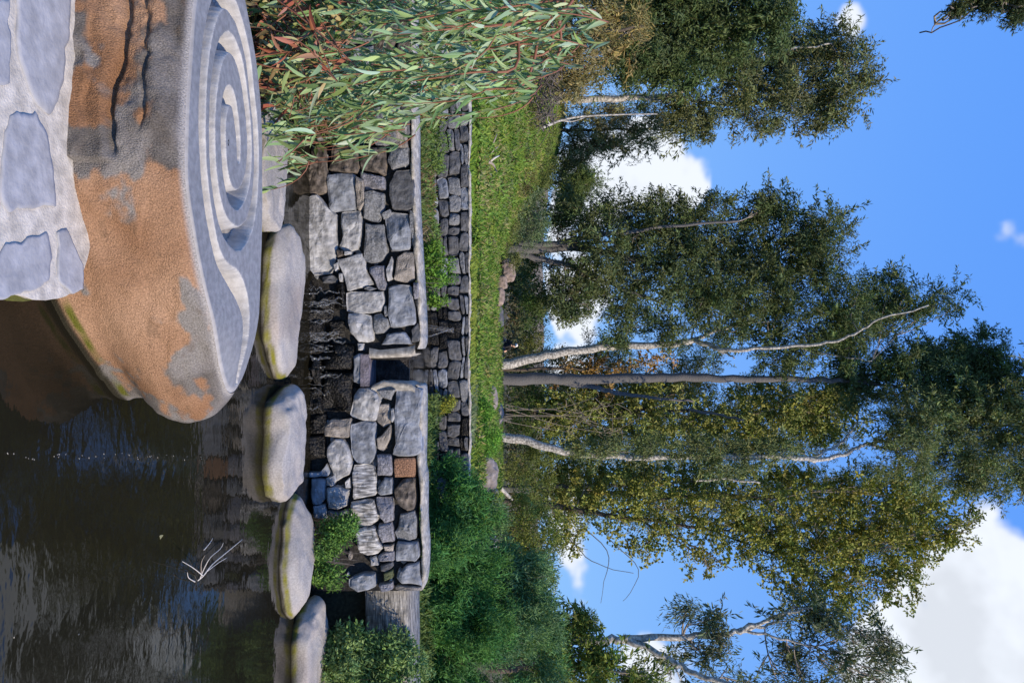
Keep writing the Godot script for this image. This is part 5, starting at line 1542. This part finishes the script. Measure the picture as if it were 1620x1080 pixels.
# ---------------------------------------------------------------- person (a smooth body meshed from bones)
func body_mesh(bones: Array, cell: float, k: float) -> ArrayMesh:
	var lo := Vector3(1e9, 1e9, 1e9)
	var hi := -lo
	for b in bones:
		for e in 2:
			var r := Vector3.ONE * (float(b[2 + e]) + k + cell * 2.0)
			lo = lo.min((b[e] as Vector3) - r)
			hi = hi.max((b[e] as Vector3) + r)
	var n := Vector3i(((hi - lo) / cell).ceil()) + Vector3i.ONE
	var f := PackedFloat32Array()
	f.resize(n.x * n.y * n.z)
	f.fill(1.0)
	for b in bones:
		var a: Vector3 = b[0]
		var c: Vector3 = b[1]
		var big := maxf(b[2], b[3]) + k * 2.0 + cell * 2.0
		var i0 := Vector3i(((a.min(c) - Vector3.ONE * big - lo) / cell).floor()).clamp(Vector3i.ZERO, n - Vector3i.ONE)
		var i1 := Vector3i(((a.max(c) + Vector3.ONE * big - lo) / cell).ceil()).clamp(Vector3i.ZERO, n - Vector3i.ONE)
		var ac := c - a
		var l2 := maxf(ac.length_squared(), 1e-9)
		for z in range(i0.z, i1.z + 1):
			for y in range(i0.y, i1.y + 1):
				for x in range(i0.x, i1.x + 1):
					var p := lo + Vector3(x, y, z) * cell
					var t := clampf((p - a).dot(ac) / l2, 0.0, 1.0)
					var dd := p.distance_to(a + ac * t) - lerpf(b[2], b[3], t)
					var at := x + n.x * (y + n.y * z)
					var h := clampf(0.5 + 0.5 * (f[at] - dd) / k, 0.0, 1.0)
					f[at] = lerpf(f[at], dd, h) - k * h * (1.0 - h)
	var m := Mb.new()
	var id := {}
	var step := [1, n.x, n.x * n.y]
	for z in n.z - 1:
		for y in n.y - 1:
			for x in n.x - 1:
				var at := x + n.x * (y + n.y * z)
				var sum := Vector3.ZERO
				var cnt := 0
				for e in 12:
					var ax := e >> 2
					var s1 := (ax + 1) % 3
					var s2 := (ax + 2) % 3
					var o := Vector3.ZERO
					var i := at
					if e & 1:
						i += step[s1]
						o[s1] = 1.0
					if e & 2:
						i += step[s2]
						o[s2] = 1.0
					var fa := f[i]
					var fb := f[i + step[ax]]
					if (fa < 0.0) != (fb < 0.0):
						o[ax] = fa / (fa - fb)
						sum += o
						cnt += 1
				if cnt:
					id[at] = m.v.size()
					m.v.append(lo + (Vector3(x, y, z) + sum / cnt) * cell)
	for z in range(1, n.z - 1):
		for y in range(1, n.y - 1):
			for x in range(1, n.x - 1):
				var at := x + n.x * (y + n.y * z)
				for ax in 3:
					var fa := f[at]
					var fb := f[at + step[ax]]
					if (fa < 0.0) != (fb < 0.0):
						var b1: int = step[(ax + 1) % 3]
						var b2: int = step[(ax + 2) % 3]
						if not (id.has(at) and id.has(at - b1) and id.has(at - b2) and id.has(at - b1 - b2)): continue
						if fa < 0.0: m.quad(id[at], id[at - b1], id[at - b1 - b2], id[at - b2])
						else: m.quad(id[at], id[at - b2], id[at - b1 - b2], id[at - b1])
	return m.done()


func build_person() -> void:
	var d := 38.0
	var x := (546.0 - 540.0) / F * d
	var g := ground_height(x, d)
	var o := thing("person", Vector3(x, g, -d), "person in dark shirt and white cap sitting on the far bank, elbows out", "person")
	var v := func(a: float, b: float, c: float) -> Vector3: return Vector3(x + a, g + b, -d + c)
	var hip := 0.12
	var bones := [[v.call(0, 0.12, -0.05), v.call(0, 0.40, -0.02), 0.15, 0.13], [v.call(0, 0.40, -0.02), v.call(0, 0.58, 0.0), 0.13, 0.10], [v.call(-0.15, 0.58, 0), v.call(0.15, 0.58, 0), 0.065, 0.065], [v.call(0, 0.58, 0), v.call(0, 0.70, 0.02), 0.055, 0.05],
		[v.call(0, 0.78, 0.03), v.call(0, 0.86, 0.02), 0.085, 0.095], [v.call(0, 0.765, 0.06), v.call(0, 0.76, 0.075), 0.055, 0.045], [v.call(0, 0.79, 0.115), v.call(0, 0.775, 0.13), 0.012, 0.016], [v.call(-0.095, 0.80, 0.02), v.call(-0.10, 0.82, 0.015), 0.014, 0.018], [v.call(0.095, 0.80, 0.02), v.call(0.10, 0.82, 0.015), 0.014, 0.018]]
	for s in [-1.0, 1.0]:
		bones.append([v.call(0.17 * s, 0.57, 0), v.call(0.30 * s, 0.34, 0.06), 0.052, 0.042])
		bones.append([v.call(0.30 * s, 0.34, 0.06), v.call(0.12 * s, 0.30, 0.30), 0.042, 0.030])
		bones.append([v.call(0.09 * s, hip, 0.0), v.call(0.20 * s, 0.30, 0.36), 0.085, 0.062])
		bones.append([v.call(0.20 * s, 0.30, 0.36), v.call(0.12 * s, 0.07, 0.62), 0.058, 0.042])
		bones.append([v.call(0.12 * s, 0.05, 0.62), v.call(0.13 * s, 0.045, 0.82), 0.042, 0.034])
	part("body", body_mesh(bones, 0.016, 0.03), M.skin, o)
	for s in [-1.0, 1.0]:
		var p: Vector3 = v.call(0.12 * s, 0.30, 0.30)
		var hand := [[p, p + Vector3(-0.03 * s, -0.01, 0.07), 0.022, 0.026]]
		for k in 4:
			var base := p + Vector3(-0.02 * s + (k - 1.5) * 0.017, 0.0, 0.085)
			var l: float = [0.030, 0.036, 0.034, 0.026][k]
			hand.append([base, base + Vector3(0, -0.012, l), 0.0085, 0.008])
			hand.append([base + Vector3(0, -0.012, l), base + Vector3(0, -0.040, l + 0.014), 0.008, 0.007])
		hand.append([p + Vector3(-0.02 * s, 0.0, 0.03), p + Vector3(-0.062 * s, 0.005, 0.07), 0.010, 0.009])
		part("hand", body_mesh(hand, 0.005, 0.006), M.skin, o)
	var shirt := [[v.call(0, 0.14, -0.05), v.call(0, 0.40, -0.02), 0.165, 0.145], [v.call(0, 0.40, -0.02), v.call(0, 0.57, 0.0), 0.145, 0.115], [v.call(-0.15, 0.58, 0), v.call(0.15, 0.58, 0), 0.08, 0.08]]
	for s in [-1.0, 1.0]: shirt.append([v.call(0.17 * s, 0.57, 0), v.call(0.23 * s, 0.46, 0.03), 0.068, 0.064])
	part("shirt", body_mesh(shirt, 0.02, 0.03), M.shirt, o)
	var jeans := []
	for s in [-1.0, 1.0]:
		jeans.append([v.call(0.09 * s, hip, -0.02), v.call(0.20 * s, 0.30, 0.36), 0.105, 0.078])
		jeans.append([v.call(0.20 * s, 0.30, 0.36), v.call(0.125 * s, 0.09, 0.60), 0.076, 0.06])
	part("trousers", body_mesh(jeans, 0.02, 0.03), M.jeans, o)
	part("hair", body_mesh([[v.call(0, 0.80, -0.035), v.call(0, 0.74, -0.055), 0.075, 0.05], [v.call(-0.075, 0.80, 0.0), v.call(0.075, 0.80, 0.0), 0.03, 0.03]], 0.014, 0.02), M.hair, o)
	part("cap", body_mesh([[v.call(0, 0.875, 0.02), v.call(0, 0.90, 0.015), 0.102, 0.085], [v.call(-0.03, 0.872, 0.10), v.call(-0.025, 0.862, 0.18), 0.05, 0.035], [v.call(0.03, 0.872, 0.10), v.call(0.025, 0.862, 0.18), 0.05, 0.035]], 0.014, 0.02), M.cap, o)
	for s in [-1.0, 1.0]:
		var e := SphereMesh.new()
		e.radius = 0.012
		e.height = 0.024
		e.radial_segments = 10
		e.rings = 6
		var q = part("eye", e, M.hair, o)
		q.position = Vector3(0.034 * s, 0.815, 0.108)
	part("mouth", body_mesh([[v.call(-0.022, 0.748, 0.118), v.call(0.022, 0.748, 0.118), 0.006, 0.006]], 0.005, 0.004), M.stone_rust, o)


# ---------------------------------------------------------------- small things
func sticks(lines: Array, look: String) -> ArrayMesh:
	var mb := Mb.new()
	for l in lines:
		var pts := smooth_line(l[0], 3)
		var rr := []
		for i in pts.size(): rr.append(lerpf(l[1], l[2], i / (pts.size() - 1.0)))
		mb.tube(pts, rr, 6, Color.WHITE, 0.06)
	return mb.done()


func build_details() -> void:
	# rocks on the far bank
	var rocks := [[752, 762, 13.6, 36, 27, 0.85, "boulder", "large round boulder with a flat pale face on top of the upper wall"],
		[800, 752, 16.0, 16, 12, 0.7, "boulder", "squarish pale rock right of the large round boulder"],
		[795, 775, 20.0, 22, 16, 0.6, "boulder", "blocky grey rock half sunk behind the large round boulder"],
		[858, 778, 19.0, 12, 8, 0.8, "stone_light", "small white rock among the weeds at the edge of the feathery shrubs"],
		[628, 777, 21.0, 20, 10, 0.8, "boulder", "pale angular rock below the thick grey trunk"],
		[612, 758, 17.0, 8, 5, 0.8, "stone_light", "little white stone in the grass below the thick grey trunk"],
		[655, 788, 30.0, 18, 8, 0.7, "boulder", "low grey rock behind the tall rank grass"],
		[470, 786, 27.0, 14, 12, 0.65, "boulder_pink", "pinkish block of the far rock ledge, nearest the person"],
		[447, 792, 28.0, 10, 10, 0.6, "boulder_pink", "pinkish rock with a dark hollow beside it in the far ledge"],
		[428, 803, 29.0, 18, 12, 0.6, "boulder_pink", "broad pinkish rock at the left end of the far ledge"],
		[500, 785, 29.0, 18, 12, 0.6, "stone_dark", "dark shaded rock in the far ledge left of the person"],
		[478, 772, 24.0, 30, 5, 0.7, "stone_grey", "long flat grey stone edging the grass below the far ledge"],
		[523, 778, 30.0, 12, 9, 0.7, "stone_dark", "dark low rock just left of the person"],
		[338, 770, 15.0, 8, 4, 0.8, "boulder_pink", "small pink stone in the grass below the round bush"]]
	for k in rocks.size():
		var q = rocks[k]
		var s: float = q[2] / F
		var mid := W(q[0], q[1], q[2])
		var o := part("rock", boulder_mesh(mid, Vector3(q[3] * s, q[4] * s, q[3] * s * 0.8), q[5], 0.2, k * 7.0 + 20.0), M[q[6]])
		tag(o, q[7], "rock", "rocks on the far bank")
	# dead wood
	var log_mid := W(270, 770, 14.5)
	var gl := func(u: float, x: float, d: float) -> Vector3:
		var p := W(u, x, d)
		p.y = maxf(p.y, ground_height(p.x, d) + 0.03)
		return p
	var dw := thing("dead_log", log_mid, "grey dead branch with splayed roots lying on the grass bank", "log")
	part("branch", sticks([[[gl.call(318, 765, 14.3), gl.call(300, 770, 14.5), gl.call(280, 774, 14.6), gl.call(262, 772, 14.6), gl.call(246, 770, 14.7)], 0.035, 0.05]], ""), M.twig, dw)
	for q in [[[250, 770], [240, 774], [222, 782], [212, 786]], [[250, 770], [238, 772], [228, 770], [215, 772]], [[256, 772], [260, 780], [268, 784], [272, 786]], [[248, 770], [240, 778], [232, 788]], [[246, 768], [235, 764], [222, 766]], [[258, 772], [250, 782], [246, 790]], [[262, 772], [266, 766], [276, 762]]]:
		var pts := []
		for w in q: pts.append(gl.call(w[0], w[1], 14.6 + rf(-0.2, 0.2)))
		part("root", sticks([[pts, 0.03, 0.008]], ""), M.twig_pale if rng.randf() < 0.4 else M.twig, dw)
	var ws := thing("leaning_stick", W(208, 845, 27.0), "bare white stick leaning against the bank below the slender pale gum", "stick")
	part("stem", sticks([[[W(210, 838, 27.0), W(200, 862, 27.2), W(190, 888, 27.6), W(184, 920, 27.8), W(181, 980, 28.0), W(180, 1040, 28.2)], 0.06, 0.02]], ""), M.bark_white, ws)
	part("side_shoot", sticks([[[W(190, 888, 27.6), W(192, 905, 27.7), W(186, 925, 27.8)], 0.035, 0.012], [[W(196, 870, 27.3), W(188, 866, 27.1), W(176, 870, 27.0)], 0.02, 0.008]], ""), M.bark_white, ws)
	var dark := thing("brush_pile", W(150, 862, 22.0), "tangle of dark dead twigs at the top of the bank beside the pale trunk", "brush pile")
	var lines := []
	for k in 90:
		var a := W(rf(85, 205), rf(846, 874), rf(21, 23))
		lines.append([[a, a + rv() * 0.35, a + rv() * Vector3(1, 0.6, 0.6) * 0.8], 0.022, 0.005])
	part("twigs", sticks(lines, ""), M.stone_brown, dark, "stuff")
	var fallen := thing("fallen_limb", W(780, 800, 33.0), "pale broken limb leaning at the foot of the yellow green trees", "stick")
	part("stem", sticks([[[W(772, 792, 33.0), W(780, 800, 33.2), W(790, 810, 33.5)], 0.10, 0.06]], ""), M.bark_white, fallen)
	var bare := thing("bare_shrub", W(650, 800, 39.5), "bare tangle of pale grey twigs between the grey trunk and the long white trunk", "dead shrub")
	for k in 7:
		var a := W(rf(635, 668), 800, 39.5 + rf(-0.5, 0.5))
		var e := W(rf(618, 690), rf(880, 1010), 39.5 + rf(-1, 1))
		var m2 := a.lerp(e, 0.5) + rv() * 0.4
		lines = [[[a, m2, e], 0.018, 0.006]]
		for j in 5:
			var s0 := m2.lerp(e, rf(0.0, 0.9))
			lines.append([[s0, s0 + rv() * 0.5 + Vector3(0, 0.3, 0), s0 + rv() * 1.1 + Vector3(0, 0.5, 0)], 0.014, 0.005])
		part("stem", sticks(lines, ""), M.twig, bare)
	# the branch lying in the pond
	var at := func(u: float, x: float, h: float) -> Vector3: return on_level(u, x, h)
	var pb := thing("floating_branch", on_level(912, 315, 0.0), "dead branching twig sticking out of the water", "twig")
	part("stem", sticks([[[at.call(922, 306, -0.02), at.call(912, 320, 0.02), at.call(893, 335, 0.05), at.call(872, 360, 0.06), at.call(853, 383, 0.07)], 0.0042, 0.0018]], ""), M.twig_pale, pb)
	for q in [[[915, 316, 0.01], [900, 322, 0.03], [882, 332, 0.06], [868, 348, 0.07], [858, 353, 0.08]], [[905, 325, 0.03], [890, 345, 0.04], [882, 359, 0.05]], [[910, 320, 0.02], [898, 305, 0.05], [888, 288, 0.08]], [[908, 318, 0.02], [890, 318, 0.07], [878, 324, 0.10]], [[920, 308, 0.0], [914, 298, 0.03], [905, 296, 0.04]], [[870, 322, 0.005], [858, 332, 0.015], [851, 336, 0.02]]]:
		var pts := []
		for w in q: pts.append(at.call(w[0], w[1], w[2]))
		part("side_twig", sticks([[pts, 0.003, 0.0012]], ""), M.twig_pale if rng.randf() < 0.6 else M.twig, pb)
	var sp := Mb.new()
	for k in 36:
		var p := on_level(722.0 + rf(-5, 5) if k < 34 else rf(990, 1015), rf(5, 320), 0.004)
		sp.tube([p, p + Vector3(rf(-0.006, 0.006), 0.001, rf(-0.008, 0.008))], [0.0013, 0.0008], 4)
	tag(part("floating_specks", sp.done(), M.twig_pale), "line of tiny pale specks drifting on the dark pond", "debris", "", "stuff")
	var lf := part("floating_leaf", blade(0.05, 0.03, 0.3, 0.5), M.leaf_straw)
	lf.transform = Transform3D(Basis.from_euler(Vector3(PI / 2, 0.4, 0)), on_level(852, 253, 0.006))
	tag(lf, "single yellow leaf floating on the dark pond", "leaf")


func _ready() -> void:
	rng.seed = 20240
	nz.seed = 4
	nz.frequency = 0.03
	nz.fractal_octaves = 3
	# camera: level, turned on its side as the photograph is
	var cam := Camera3D.new()
	cam.name = "camera"
	cam.keep_aspect = Camera3D.KEEP_HEIGHT
	cam.fov = rad_to_deg(2.0 * atan(540.0 / F))
	cam.near = 0.05
	cam.far = 3000.0
	cam.transform = Transform3D(Basis(Vector3(0, 1, 0), Vector3(-1, 0, 0), Vector3(0, 0, 1)), Vector3(0, EYE, 0))
	add_child(cam)
	cam.current = true
	var env := Environment.new()
	env.background_mode = Environment.BG_SKY
	var pan := PanoramaSkyMaterial.new()
	pan.panorama = build_sky()
	env.sky = Sky.new()
	env.sky.sky_material = pan
	env.background_energy_multiplier = 1.0
	env.tonemap_mode = Environment.TONE_MAPPER_LINEAR
	env.tonemap_exposure = 1.0
	env.sdfgi_enabled = true
	env.ssao_enabled = true
	env.ssil_enabled = true
	var we := WorldEnvironment.new()
	we.name = "world_environment"
	we.environment = env
	add_child(we)
	var sun := DirectionalLight3D.new()
	sun.name = "sun"
	sun.light_energy = 1.6
	sun.light_color = Color(1.0, 0.92, 0.81)
	sun.light_angular_distance = 0.5
	sun.shadow_enabled = true
	add_child(sun)
	sun.look_at_from_position(Vector3.ZERO, -sun_to, UP)
	var t0 := Time.get_ticks_msec()
	materials()
	clumps()
	build_ground()
	build_water()
	build_paving()
	build_near_wall()
	build_far_wall()
	build_carved()
	build_stepping()
	build_trees()
	build_plants()
	build_weeping_gum()
	build_person()
	build_details()
	print("built in ", Time.get_ticks_msec() - t0)
